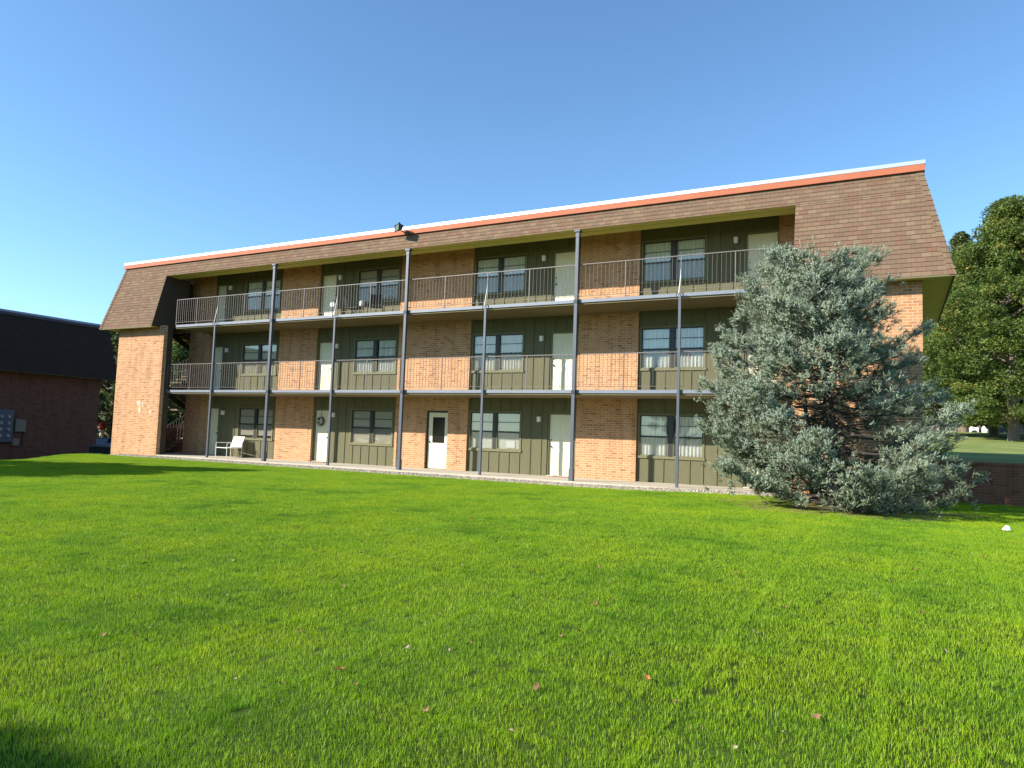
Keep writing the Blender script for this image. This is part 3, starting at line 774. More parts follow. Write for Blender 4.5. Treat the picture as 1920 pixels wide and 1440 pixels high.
def globe(loc, lab, rz):
    t = empty('fan', loc, rz)
    mb = MB(); mb.tube([(0, 0, 0), (0, 0, .03)], [.13, .12], 14); mb.tube([(0, 0, .03), (0, 0, .42)], .014, 7); mb.build('stand', M['darkmetal'], t)
    mb = MB(); pr = [(.0, -.07), (.09, -.065), (.115, 0), (.10, .05), (.0, .065)]
    for i in range(len(pr)-1):
        for k in range(16):
            a, b2 = 2*PI*k/16, 2*PI*(k+1)/16
            f_ = lambda r, z, an: (r*math.cos(an), z, .5+r*math.sin(an))
            mb.face([f_(pr[i][0], pr[i][1], a), f_(pr[i][0], pr[i][1], b2), f_(pr[i+1][0], pr[i+1][1], b2), f_(pr[i+1][0], pr[i+1][1], a)], smooth=True)
    mb.build('lamp_head', M['white'], t); t.name = 'stand_lamp'
    tag(t, lab, 'lamp')
globe((.24, .45, 5.53), 'round white lamp head on dark stand beside the brace, top balcony', .3)
globe((1.50, .6, 5.53), 'round white lamp head on dark stand between folding chairs, top balcony', -.4)
t = empty('side_table', (1.05, .75, 5.53))
mb = MB(); mb.box(-.3, .3, -.22, .22, .36, .38); mb.build('tabletop', M['darkmetal'], t)
for a in (-1, 1):
    for c in (-1, 1):
        mb = MB(); mb.tube([(a*.27, c*.19, 0), (a*.27, c*.19, .36)], .012, 6); mb.build('leg', M['darkmetal'], t)
tag(t, 'low dark side table on the top balcony behind the railing', 'table')

# door mats
for i, (x, lab) in enumerate(((sx(-1.15, 1.4), 'faded red door mat below the door with the wreath'), (sx(9.33, 1.4), 'faded red door mat at ground floor door in third bay'))):
    mb = MB(); mb.box(x-.36, x+.36, 1.22, 1.66, .001, .016); tag(mb.build('door_mat', M['mat_red']), lab, 'door mat')

# ------------------------------------------------------------------ neighbour block (left)
N = empty('neighbour_building', (-21, 0, -1.7)); N.location = (0, 0, 0)
tag(N, 'shaded red brick apartment block with black shingled mansard at far left', 'apartment building')
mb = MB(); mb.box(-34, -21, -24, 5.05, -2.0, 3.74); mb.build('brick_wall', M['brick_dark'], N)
mb = MB()
zb, zt = 3.72, 6.62
for (xb, xt, s) in ((-20.4, -21.02, 1),):
    rows = 24
    for i in range(rows):
        a, c = i/rows, (i+1)/rows
        mb.face([(sl(a, xb, xt)+.012, -24.6, sl(a, zb, zt)), (sl(a, xb, xt)+.012, sl(a, 5.72, 5.28), sl(a, zb, zt)), (sl(c, xb, xt), sl(c, 5.72, 5.28), sl(c, zb, zt)), (sl(c, xb, xt), -24.6, sl(c, zb, zt))], 0, [(-24.6, a*2.96), (5.7, a*2.96), (5.7, c*2.96), (-24.6, c*2.96)])
mb.face([(-20.4, 5.72, zb), (-34.6, 5.72, zb), (-34, 5.28, zt), (-21.02, 5.28, zt)], 0, [(0, 0), (14, 0), (14, 3), (0, 3)])
mb.face([(-34.6, -24.6, zb), (-20.4, -24.6, zb), (-21.02, -24, zt), (-34, -24, zt)], 0, [(0, 0), (14, 0), (14, 3), (0, 3)])
dk = worn('dark_shingles', (.026, .018, .014), .95, var=.35, scale=2)
nr = mb.build('mansard_roof', dk, N)
mb = MB(); mb.box(-34.6, -20.42, -24.6, 5.70, zb-.02, zb-.001); mb.build('soffit', M['trim'], nr)
mb = MB(); mb.box(-34, -20.96, -24, 5.34, zt, zt+.13); mb.build('fascia_board', worn('dark_fascia', (.05, .045, .06), .6), nr)
mb = MB(); mb.box(-34, -20.93, -24, 5.37, zt+.131, zt+.24); mb.build('gravel_stop', worn('blue_metal', (.20, .24, .36), .4, .3), nr)
# meter bank
t = empty('meter_bank', (-21, .05, .9))
mb = MB(); mb.box(0, .22, -.7, .44, -.78, .86); mb.build('cabinet', M['bluegrey'], t)
for k in range(4):
    for yy in (-.16, .20):
        mb = MB(); c0 = (.22, yy, .5-.32*k); mb.tube([c0, (.30, yy, .5-.32*k)], [.085, .075], 12); mb.tube([(.30, yy, .5-.32*k), (.335, yy, .5-.32*k)], [.06, .055], 12)
        mb.build('meter', mat('meter_glass', (.28, .31, .33), .3) if k == 0 and yy < 0 else bpy.data.materials['meter_glass'], t)
tag(t, 'blue grey electric meter cabinet with round meters on dark brick wall', 'meter cabinet')
t = empty('junction_box', (-21, .88, .97)); mb = MB(); mb.box(0, .16, -.26, .26, -.32, .32); mb.build('box', M['beige'], t); mb = MB(); mb.box(.161, .172, -.24, .24, -.30, .30); mb.build('cover', M['beige'], t); mb = MB(); mb.tube([(.06, .2, -.32), (.06, .2, -.95), (.06, .0, -1.1)], .03, 8); mb.build('conduit', M['darkmetal'], t)
tag(t, 'larger beige junction box beside the meter cabinet', 'junction box')
t = empty('junction_box', (-21, .72, .12)); mb = MB(); mb.box(0, .14, -.17, .17, -.18, .18); mb.build('box', M['beige'], t); mb = MB(); mb.box(.141, .15, -.155, .155, -.165, .165); mb.build('cover', M['beige'], t)
tag(t, 'small beige junction box below the larger one', 'junction box')

# bins between the two blocks
t = empty('dumpster', (-17.0, 3.4, hgt(-17.0, 3.4)), math.radians(4))
mb = MB(); mb.box(-.95, .95, -.6, .6, .08, 1.30)
for k in range(5): mb.box(-.85+.4*k, -.79+.4*k, -.64, -.601, .12, 1.2)
mb.build('container', worn('bin_black_green', (.02, .03, .03), .6, var=.2), t)
mb = MB(); mb.face([(-.99, -.66, 1.31), (.99, -.66, 1.31), (.99, .64, 1.46), (-.99, .64, 1.46)]); mb.face([(-.99, -.66, 1.27), (.99, -.66, 1.27), (.99, -.66, 1.31), (-.99, -.66, 1.31)]); mb.build('lid', worn('bin_lid', (.07, .075, .08), .5, var=.2), t)
tag(t, 'black dumpster with grey lid in the shaded gap between the two blocks', 'dumpster')
t = empty('wheeled_bin', (-18.55, 3.0, hgt(-18.55, 3.0)), math.radians(-6))
mb = MB(); mb.box(-.3, .3, -.35, .35, .12, 1.1); mb.build('container', worn('bin_blue', (.03, .045, .08), .5, var=.15), t)
mb = MB(); mb.face([(-.33, -.42, 1.11), (.33, -.42, 1.11), (.33, .36, 1.2), (-.33, .36, 1.2)]); mb.face([(-.33, -.42, 1.06), (.33, -.42, 1.06), (.33, -.42, 1.11), (-.33, -.42, 1.11)]); mb.build('lid', M['bluegrey'], t)
for x in (-.3, .3): mb = MB(); mb.tube([(x-.03, .3, .12), (x+.03, .3, .12)], .12, 12); mb.build('wheel', M['black'], t)
tag(t, 'dark blue wheeled bin left of the dumpster', 'bin')

# ------------------------------------------------------------------ retaining wall right
t = empty('retaining_wall', (24, 1.6, 0)); t.location = (0, 0, 0)
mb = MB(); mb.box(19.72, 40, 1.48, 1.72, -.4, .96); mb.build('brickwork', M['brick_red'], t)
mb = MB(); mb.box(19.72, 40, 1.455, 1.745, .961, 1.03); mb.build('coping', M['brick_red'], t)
tag(t, 'low brick retaining wall in shade right of the spruce', 'retaining wall')

# ------------------------------------------------------------------ broad-leaved trees
def rot_to(d):
    return Vector(d).normalized().to_track_quat('Z', 'Y')
def broad_tree(x, y, z, h, rad, seed, leafm, label, group=None, crown0=.2, nclump=170, per=150, leaf=.24, trunk_r=None, top=1.0, name='oak_tree'):
    r = np.random.default_rng(seed); rd = random.Random(seed)
    t = empty(name, (x, y, z)); tag(t, label, 'tree', group)
    tr = trunk_r or h*.022
    tips = []
    mb = MB(); bend = [(rd.uniform(-.2, .2)*i, rd.uniform(-.2, .2)*i, h*.82*i/6) for i in range(7)]
    mb.tube([(0, 0, -.3)]+bend, [tr*1.5, tr*1.15]+[tr*(1-i/7.5) for i in range(1, 7)], 10); mb.build('trunk', M['bark'], t)
    mb = MB()
    for k in range(22):
        u = rd.uniform(.0, 1); b0 = Vector(bend[0]).lerp(Vector(bend[6]), crown0*.9+u*(1-crown0)*.8)
        i = min(5, int((b0.z/(h*.82))*6)); f = (b0.z-bend[i][2])/(h*.82/6); b0 = Vector(bend[i]).lerp(Vector(bend[i+1]), f)
        an = k*2.4+rd.uniform(-.4, .4); L = rad*(.85-.45*u)
        e = b0+Vector((math.cos(an)*L, math.sin(an)*L, L*rd.uniform(.15, .7)))
        m_ = b0.lerp(e, .5)+Vector((0, 0, -.1*L)); mb.tube([b0, m_, e], [tr*.42, tr*.25, tr*.08], 6)
    mb.build('limb', M['bark'], t)
    # crown clumps
    C = []; k = 0
    zc0 = h*crown0; zh = h-zc0
    while len(C) < nclump:
        u = r.random(); an = r.uniform(0, 2*PI)
        prof = math.sin(PI*min(1, u*.94+.04)**.53)**.85
        prof *= top
        wob = 1+.28*mnoise.noise(Vector((math.cos(an)*1.3+seed, math.sin(an)*1.3, u*2.6)))*1.4
        q = r.random()**.42
        R_ = rad*prof*wob*q
        C.append((R_*math.cos(an), R_*math.sin(an), zc0+u*zh, 1 if q > .7 else .6))
    C = np.array(C)
    cs = rad*.15*r.uniform(.7, 1.35, nclump)
    P = []; 
    for c, s_ in zip(C, cs):
        d = r.normal(size=(per, 3)); d /= np.linalg.norm(d, axis=1)[:, None]; d *= (r.random((per, 1))**.5)*s_; d[:, 2] *= .62
        P.append(c[:3]+d)
    P = np.concatenate(P); n = len(P)
    a = r.normal(size=(n, 3)); a[:, 2] *= .6; a /= np.linalg.norm(a, axis=1)[:, None]
    b_ = np.cross(a, r.normal(size=(n, 3))); b_ /= np.linalg.norm(b_, axis=1)[:, None]
    L = leaf*r.uniform(.6, 1.25, n)[:, None]/2; W = L*.62
    Vv = np.stack([P-a*L, P+b_*W-a*L*.1, P+a*L, P-b_*W-a*L*.1], 1).reshape(-1, 3)
    F_ = np.arange(n*4).reshape(-1, 4)
    rr = np.clip(np.repeat(r.normal(.5, .14, nclump), per)+r.normal(0, .16, n), 0, 1); o_ = r.random(n) < .006; rr[o_] = 1
    np_mesh('crown', Vv, F_, leafm, t, attr=np.repeat(rr, 4))
    return t
rg = 'tall leafy trees on the rise behind the right end'
T = [  # x, y, height, radius, seed, label
    (26.6, 42, 17.3, 6.0, 1, 'largest leafy green tree at the right edge, nearest of its row'),
    (26.6, 53, 16.6, 5.9, 2, 'full green tree behind the right end, its trunk left of the largest'),
    (25.3, 64, 15.5, 5.6, 3, 'green tree with slimmer trunk, third in the row at right'),
    (30.6, 50, 20, 7.0, 5, 'tall green tree cut by the right edge of the view')]
for (x, y, h, rad, sd, lab) in T:
    broad_tree(x, y, hgt(x, y), h, rad, sd, M['oakleaf'], lab, rg, crown0=.085, nclump=470, per=280, leaf=.19, trunk_r=.34)
broad_tree(26.5, 84, hgt(26.5, 84), 25.2, 5.4, 9, M['farleaf'], 'narrow pointed tree top showing beside the eave at right', rg, crown0=.1, nclump=230, per=150, leaf=.32)
broad_tree(22.6, 50, hgt(22.6, 50), 8.5, 4.2, 12, M['oakleaf'], 'smaller rounded tree low behind the eave corner and spruce', rg, crown0=.13, nclump=260, per=160, leaf=.22, trunk_r=.16)
broad_tree(27.8, 78, hgt(27.8, 78), 8.0, 3.6, 14, M['farleaf'], 'small far tree filling the gap under the tall crowns', rg, crown0=.12, nclump=100, per=110, leaf=.3, trunk_r=.14)
lg = 'trees beyond the left end of the building'
broad_tree(-31.3, 12.5, -1.7, 10.0, 4.3, 21, M['farleaf'], 'green tree seen in the gap between the two blocks', lg, crown0=.1, nclump=150, per=130, leaf=.26)
broad_tree(-24.6, 13.5, -1.7, 10.5, 4.6, 22, M['oakleaf'], 'green tree seen through the open stair hall', lg, crown0=.12, nclump=170, per=140, leaf=.26)
broad_tree(-34.5, 27, -1.7, 10.5, 4.5, 24, M['farleaf'], 'tree with its top just above the dark roof ridge', lg, crown0=.12, nclump=120, per=120, leaf=.3)
broad_tree(-13.6, -18.2, -1.6, 12.4, 4.3, 31, M['oakleaf'], 'leafy tree outside the left of the view shading the lawn', crown0=.22, nclump=300, per=130, leaf=.3)
broad_tree(-11.6, -19.3, -.9, 10.2, 3.9, 35, M['oakleaf'], 'shorter leafy tree outside the left of the view, nearer the viewer', crown0=.3, nclump=230, per=120, leaf=.28)
broad_tree(5.5, -28.75, -.33, 8.1, 2.8, 33, M['oakleaf'], 'leafy tree behind the viewer shading the nearest grass', crown0=.3, nclump=110, per=120, leaf=.26)

# ------------------------------------------------------------------ blue spruce
def spruce():
    rd = random.Random(5); r = np.random.default_rng(5)
    bx, by = 18.05, -3.35; z0 = hgt(bx, by)
    t = empty('blue_spruce', (bx, by, z0)); tag(t, 'broad blue spruce with bare lower gap in front of the right end', 'spruce tree')
    H = 5.2
    lean = lambda z: Vector((-.46*z/H-.02*math.sin(z), -.02*z, z))
    mb = MB(); mb.tube([lean(-.2)]+[lean(H*i/10) for i in range(11)], [.17, .15, .14, .125, .11, .095, .08, .062, .046, .03, .016, .006], 10)
    # second stem low down leaning left, as seen in the gap
    mb.tube([lean(.35)+Vector((-.1, -.05, 0)), Vector((-.35, -.25, .9)), Vector((-.62, -.3, 1.7)), Vector((-.7, -.2, 2.6))], [.085, .07, .055, .03], 8)
    mb.build('trunk', M['sprucebark'], t)
    R = lambda z: float(np.interp(z, [0, .25, .6, 1.2, 2.0, 2.8, 3.5, 4.2, 4.8, 5.2, 5.5, 5.75], [2.7, 2.72, 2.72, 2.7, 2.6, 2.35, 2.06, 1.74, 1.34, 1.0, .68, .35]))
    limbs = MB(); S = []     # sprig seeds: pos, dir, len
    def sprigs_on(p0, d, L, up, dens):
        """branchlet from p0 along d with sprigs on both sides"""
        n = max(2, int(L/dens)); side = d.cross(Vector((0, 0, 1)))
        if side.length < 1e-3: side = Vector((1, 0, 0))
        side.normalize()
        for i in range(n):
            q = (i+.6)/n; p = p0+d*L*q+Vector((0, 0, up*L*q*q))
            for s in (-1, 1):
                dd = (d*rd.uniform(.5, .9)+side*s*rd.uniform(.6, 1.0)+Vector((0, 0, rd.uniform(-.15, .5)))).normalized()
                S.append((p, dd, rd.uniform(.11, .19)*(1.15-.4*q)))
            if rd.random() < .5: S.append((p, (d+Vector((rd.uniform(-.3, .3), rd.uniform(-.3, .3), rd.uniform(.3, .9)))).normalized(), rd.uniform(.09, .16)))
        S.append((p0+d*L+Vector((0, 0, up*L)), (d+Vector((0, 0, .3))).normalized(), .17))
    zz = .14; k = 0
    while zz < H-.1:
        az = k*2.39996+rd.uniform(-.35, .35); k += 1
        u = zz/H; zz += rd.uniform(.027, .042)*(1 if u < .7 else .8)
        L = R(zz)*rd.uniform(.84, 1.05)*(.92+.12*math.cos(az)**2)
        cam = math.cos(az-math.radians(-88)); rt = math.cos(az)   # cam>0 faces the lawn, rt>0 points to the right end
        if 1.2 < zz < 2.35 and cam > .3 and -.30 < rt < .52: continue      # open gap showing trunk and wall
        if 1.1 < zz < 2.4 and rt > -.35 and rd.random() < .55: continue
        if rt > .3: L *= .93
        if rt > .3 and 2.2 < zz < 4.6: L *= rd.choice([.6, .8, .92])     # ragged right side
        p0 = lean(zz); side = Vector((-math.sin(az), math.cos(az), 0)); d0 = Vector((math.cos(az), math.sin(az), 0))
        rise = .30*max(0, u-.45)/.5+rd.uniform(-.06, .08); droop = .05+.14*(1-u)*rd.random()
        n = 8; path = []; sway = rd.uniform(-.12, .12)
        for i in range(n+1):
            q = i/n; path.append(p0+d0*L*q+side*sway*L*q*q+Vector((0, 0, L*(rise*q-droop*math.sin(PI*min(1, q*1.1))+.13*q*q*q))))
        path = [Vector((p.x, p.y, max(p.z, .07))) for p in path]
        limbs.tube(path, [max(.005, .030*(1-.3*u))*(1-i/(n+.6)) for i in range(n+1)], 5, cap=False)
        q0 = .22 if u > .6 else .36
        W = (.20+.15*L)*rd.uniform(.8, 1.2)
        ns = int(L*(1-q0)*W*135)+7
        for i in range(ns):
            q = q0+(1-q0)*rd.random()**.8; jj = min(n-1, int(q*n)); p = path[jj].lerp(path[jj+1], min(1, q*n-jj)); d = (path[jj+1]-path[jj]).normalized()
            e = (q-q0)/(1-q0); w = W*(.45+.9*math.sin(PI*min(1, .12+e*.80)))*.8
            t_ = rd.uniform(-1, 1); th = (1-t_*t_)**.5
            # lobes along the bough
            lob = .75+.25*math.sin(q*L*13+t_*3+k)
            c0 = p+side*t_*w*lob+Vector((0, 0, (.17*th*rd.uniform(.1, 1)-.07*rd.random()**2*2-.05*t_*t_)))
            if mnoise.noise(c0*1.9+Vector((7, 3, 1))) < -.13 and rd.random() < .85: continue
            c0 += (d0*.8+Vector((0, 0, .5)))*.16*mnoise.noise(c0*3.3)
            if c0.z < .04: c0.z = rd.uniform(.04, .12)
            ax = (d*rd.uniform(.5, 1.0)+side*t_*rd.uniform(.4, 1.0)+Vector((rd.gauss(0, .25), rd.gauss(0, .25), rd.uniform(.05, .85)))).normalized()
            sz = rd.uniform(.8, 1.25)
            S.append((c0, ax, .16*sz))
            for a in range(8):
                dd = (ax+Vector((rd.gauss(0, .55), rd.gauss(0, .55), rd.gauss(0, .5)))).normalized()
                S.append((c0+ax*rd.uniform(-.02, .05), dd, rd.uniform(.085, .145)*sz))
            if i % 2 == 0: limbs.tube([p-d*.1, c0], [.005, .003], 3, cap=False)
        sprigs_on(path[-2], (path[-1]-path[-2]).normalized(), .22, .3, .06)
    # bare twigs in the gap
    for i in range(46):
        z = rd.uniform(.7, 2.5); az = rd.uniform(-2.6, -.4); p = lean(z); L = rd.uniform(.5, 1.5)
        a = p+Vector((math.cos(az)*L*.5, math.sin(az)*L*.5, rd.uniform(-.05, .2))); e = a+Vector((math.cos(az+rd.uniform(-.5, .5))*L*.5, math.sin(az)*L*.5, rd.uniform(-.3, .25)))
        limbs.tube([p, a, e], [.016, .009, .003], 4, cap=False)
        for q in range(4):
            b0 = a.lerp(e, q/4); limbs.tube([b0, b0+Vector((rd.uniform(-.2, .2), rd.uniform(-.2, .2), rd.uniform(-.2, .1)))], [.004, .002], 3, cap=False)
    # shell of tufts between the boughs, left open where the wall shows through
    def rosette(c0, ax, sz, m_=8):
        S.append((c0, ax, .16*sz))
        for a in range(m_):
            dd = (ax+Vector((rd.gauss(0, .55), rd.gauss(0, .55), rd.gauss(0, .5)))).normalized()
            S.append((c0+ax*rd.uniform(-.02, .05), dd, rd.uniform(.085, .145)*sz))
    for i in range(2500):
        z_ = H*(rd.random()**.8); a_ = rd.uniform(0, 2*PI); cam = math.cos(a_-math.radians(-88)); rt = math.cos(a_)
        if 1.15 < z_ < 2.5 and cam > .0 and -.35 < rt < .6: continue
        if .9 < z_ < 3.2 and rt > .2 and rd.random() < .6: continue
        rr_ = R(z_)*rd.uniform(.55, .97)*(.92+.10*rt*rt)
        if rt > .3: rr_ *= .93 if z_ < 2.3 else .84
        c0 = lean(z_)+Vector((math.cos(a_)*rr_, math.sin(a_)*rr_, 0))
        nn = mnoise.noise(c0*1.5+Vector((2, 9, 4)))
        if nn < -.02: continue
        c0 += Vector((math.cos(a_), math.sin(a_), .3))*.35*(nn-.15)
        c0.z = max(c0.z, rd.uniform(.04, .15))
        rosette(c0, (Vector((math.cos(a_), math.sin(a_), rd.uniform(.1, .9)))+Vector((rd.gauss(0, .2), rd.gauss(0, .2), 0))).normalized(), rd.uniform(.8, 1.2))
        if i % 3 == 0: limbs.tube([lean(max(.1, z_-.15)), c0*.6+lean(z_)*.4, c0], [.012, .007, .003], 3, cap=False)
    for i in range(150):
        a_ = rd.uniform(0, 2*PI); q_ = rd.random(); zt_ = H-.95+.85*q_; r_t = .95*(1-q_**2)**.6*rd.uniform(.5, 1)+.03
        rosette(lean(zt_)+Vector((math.cos(a_)*r_t, math.sin(a_)*r_t, 0)), (Vector((math.cos(a_)*r_t*1.3, math.sin(a_)*r_t*1.3, .7))).normalized(), rd.uniform(.7, 1.1))
    limbs.build('branch', M['sprucebark'], t)
    # needles
    n = len(S); K = 40
    P = np.array([s[0][:] for s in S]); D = np.array([s[1][:] for s in S]); L = np.array([s[2] for s in S])
    tmp = np.where(np.abs(D[:, 2:3]) < .9, np.array([[0, 0, 1.]]), np.array([[1., 0, 0]])); A = np.cross(D, tmp); A /= np.linalg.norm(A, axis=1)[:, None]; Bv = np.cross(A, D)
    tt = r.random((n, K)); ph = r.uniform(0, 2*PI, (n, K)); rad_ = (np.cos(ph)[..., None]*A[:, None]+np.sin(ph)[..., None]*Bv[:, None])
    base = P[:, None]+D[:, None]*(tt*L[:, None])[..., None]
    nd = rad_*.85+D[:, None]*r.uniform(.35, .9, (n, K))[..., None]; nd /= np.linalg.norm(nd, axis=2)[..., None]
    nl = r.uniform(.017, .026, (n, K))[..., None]; wd = np.cross(nd, D[:, None]); wd /= np.linalg.norm(wd, axis=2)[..., None]+1e-9; wd = wd*.0038
    Vv = np.stack([base-wd, base+wd, base+nd*nl], 2).reshape(-1, 3); F_ = np.arange(len(Vv)).reshape(-1, 3)
    tip = np.clip(np.linalg.norm(P[:, :2]-np.array([[-.1, 0]]), axis=1)/2.6, 0, 1)
    age = r.normal(.5, .2, n)
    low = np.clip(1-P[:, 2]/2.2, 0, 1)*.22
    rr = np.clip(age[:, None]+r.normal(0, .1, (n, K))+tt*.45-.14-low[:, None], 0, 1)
    Vv[:, 2] = np.maximum(Vv[:, 2], .01)
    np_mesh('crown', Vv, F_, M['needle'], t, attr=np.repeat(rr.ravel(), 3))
    print('spruce sprigs', n, 'tris', len(F_))
    # bare earth under it
    mb = MB(); k = 28
    ring = [(1.02*(2.5+.25*math.sin(3*a)+.15*math.sin(7*a))*math.cos(a), (2.3+.2*math.sin(5*a))*math.sin(a)*.9) for a in [2*PI*i/k for i in range(k)]]
    for i in range(k):
        a, c = ring[i], ring[(i+1) % k]
        mb.face([(bx, by, hgt(bx, by)+.03), (bx+a[0], by+a[1], hgt(bx+a[0], by+a[1])+.012), (bx+c[0], by+c[1], hgt(bx+c[0], by+c[1])+.012)])
    tag(mb.build('mulch', M['mulch']), kind='structure')
spruce()

# ------------------------------------------------------------------ cars and far things
def car(loc, rz, col, lab):
    t = empty('parked_car', loc, rz); tag(t, lab, 'car')
    paint = worn('car_paint', col, .3, .3, var=.05)
    prof = [(-2.2, .45), (-2.22, .75), (-2.0, .92), (-1.55, .97), (-.95, 1.38), (.35, 1.42), (1.05, 1.0), (1.9, .86), (2.2, .70), (2.22, .42)]
    mb = MB(); W = .86
    for i in range(len(prof)):
        a, c = prof[i], prof[(i+1) % len(prof)]
        wa = W*(.82 if a[1] > 1.1 else 1); wc = W*(.82 if c[1] > 1.1 else 1)
        za, zc = (a[1], c[1]) if i < len(prof)-1 else (a[1]-.15, c[1]-.15)
        mb.face([(a[0], -wa, a[1]), (c[0], -wc, c[1]), (c[0], wc, c[1]), (a[0], wa, a[1])][::-1])
    low = [(p_[0], p_[1]) for p_ in prof]
    for s in (-1, 1):
        mb.face([(p_[0], s*W, min(p_[1], .98)) for p_ in prof][::s]); 
        mb.face([(-1.55, s*W, .97), (-.95, s*W*.82, 1.38), (.35, s*W*.82, 1.42), (1.05, s*W, 1.0)][::-s])
    mb.build('body', paint, t)
    gl = bpy.data.materials.get('car_glass') or mat('car_glass', (.02, .025, .03), .08, spec=.8)
    for s in (-1, 1):
        mb = MB(); mb.face([(-1.3, s*(W-.02), 1.04), (-.9, s*(W*.82+.01), 1.33), (.3, s*(W*.82+.01), 1.36), (.85, s*(W-.02), 1.05)][::-s]); mb.build('side_window', gl, t)
        for x in (-1.35, 1.35):
            mb = MB(); mb.tube([(x, s*.66, .33), (x, s*.88, .33)], .33, 16); w_ = mb.build('wheel', M['black'], t)
            mb = MB(); mb.tube([(x, s*.881, .33), (x, s*.89, .33)], .19, 12); mb.build('rim', M['edge'], w_)
    for (a, c) in (((.42, 1.40), (1.0, 1.04)), ((-.99, 1.35), (-1.5, 1.0))):
        mb = MB(); q = [(a[0], -.66, a[1]+.012), (c[0], -.78, c[1]+.012), (c[0], .78, c[1]+.012), (a[0], .66, a[1]+.012)]; mb.face(q if a[0] < 0 else q); mb.build('windscreen', gl, t)
    for x in (2.2, -2.2):
        for s in (-1, 1): mb = MB(); mb.box(x-.03, x+.03, s*.62-.15, s*.62+.15, .62, .74); mb.build('headlight' if x > 0 else 'tail_light', M['white'] if x > 0 else M['red'], t)
mb = MB(); mb.box(-70, -22.5, 7.6, 40, -1.75, -1.15); mb.build('car_park', M['asphalt']); tag(bpy.data.objects['car_park'], kind='structure')
car((-26.8, 9.3, -1.14), math.radians(120), (.03, .05, .12), 'dark blue parked car in the gap between the two blocks')
def sign_post(x, y, lab, s=1):
    t = empty('sign_post', (x, y, -1.15))
    mb = MB(); mb.tube([(0, 0, 0), (0, 0, 1.9)], .13*s, 10); mb.build('post', M['white'], t)
    mb = MB(); mb.tube([(0, 0, 1.9), (0, 0, 2.0), (0, 0, 2.35), (0, 0, 2.5)], [.15*s, .2*s, .2*s, .1*s], 12); mb.build('cap', M['red'], t)
    tag(t, lab, 'bollard')
sign_post(-31.3, 11.9, 'white post with a red cap beside the dark block corner')
sign_post(-29.8, 11.9, 'slimmer white post with red cap next to the tan pier', .6)
car((31.2, 78, hgt(31.2, 78)), math.radians(10), (.03, .035, .04), 'dark parked car far off between the oak trunks at right')
t = empty('white_van', (29.3, 84, hgt(29.3, 84))); mb = MB()
pr = [(-2.4, .4), (-2.4, 2.1), (1.2, 2.15), (1.9, 1.3), (2.5, 1.15), (2.6, .4)]
for i in range(len(pr)): a, c = pr[i], pr[(i+1) % len(pr)]; mb.face([(a[0], -.95, a[1]), (a[0], .95, a[1]), (c[0], .95, c[1]), (c[0], -.95, c[1])])
mb.face([(a, -.95, b2) for a, b2 in pr][::-1]); mb.face([(a, .95, b2) for a, b2 in pr]); mb.build('body', M['white'], t)
for x in (-1.6, 1.7): mb = MB(); mb.tube([(x, -.98, .38), (x, .98, .38)], .38, 14); mb.build('wheel', M['black'], t)
mb = MB(); mb.face([(1.0, -.955, 1.35), (1.75, -.955, 1.35), (1.25, -.955, 2.0), (1.0, -.955, 2.0)]); mb.build('side_window', bpy.data.materials['car_glass'], t)
tag(t, 'white van parked far off under the trees at right', 'van')
H_ = empty('far_house', (24, 110, hgt(24, 110)))
mb = MB(); mb.box(-9, 9, -4, 4, 0, 3.2); mb.build('wall', worn('pale_pink_wall', (.45, .33, .30), .8), H_)
mb = MB(); mb.face([(-9.6, -4.6, 3.1), (9.6, -4.6, 3.1), (9.6, 0, 5.6), (-9.6, 0, 5.6)]); mb.face([(9.6, 4.6, 3.1), (-9.6, 4.6, 3.1), (-9.6, 0, 5.6), (9.6, 0, 5.6)]); mb.build('roof', worn('far_roof', (.12, .10, .09), .9), H_)
for x in (-6, -2, 2, 6): mb = MB(); mb.box(x-.6, x+.6, -4.03, -4.001, 1, 2.3); mb.build('window', M['sash'], H_)
tag(H_, 'low pale house far away beneath the right hand trees', 'house')
# distant woods closing the view
def woods(name, x0, x1, y0, y1, z, h, n, seed, lab):
    r = np.random.default_rng(seed); cx = r.uniform(x0, x1, n//90); cy = r.uniform(y0, y1, n//90); cz = z+r.uniform(.1, 1, n//90)**.7*h*(.75+.25*np.sin(cx*.31+1)*np.cos(cx*.13))
    P = np.stack([np.repeat(cx, 90), np.repeat(cy, 90), np.repeat(cz, 90)], 1)+r.normal(0, 1, (len(cx)*90, 3))*np.array([[1.4, 1.4, 1.0]])
    n = len(P); a = r.normal(size=(n, 3)); a /= np.linalg.norm(a, axis=1)[:, None]; b_ = np.cross(a, r.normal(size=(n, 3))); b_ /= np.linalg.norm(b_, axis=1)[:, None]
    Vv = np.stack([P-a*.4, P+b_*.3, P+a*.4, P-b_*.3], 1).reshape(-1, 3)
    o = np_mesh(name, Vv, np.arange(n*4).reshape(-1, 4), M['farleaf'], attr=np.repeat(r.random(n), 4)); tag(o, lab, 'woods', kind='stuff')
woods('distant_woods', 5, 75, 120, 135, 3, 11, 40000, 77, 'far wooded edge behind the right hand trees')
woods('distant_hedge', -62, -20, 19, 25, -1.7, 8.2, 60000, 78, 'dark wooded edge far behind the left end')

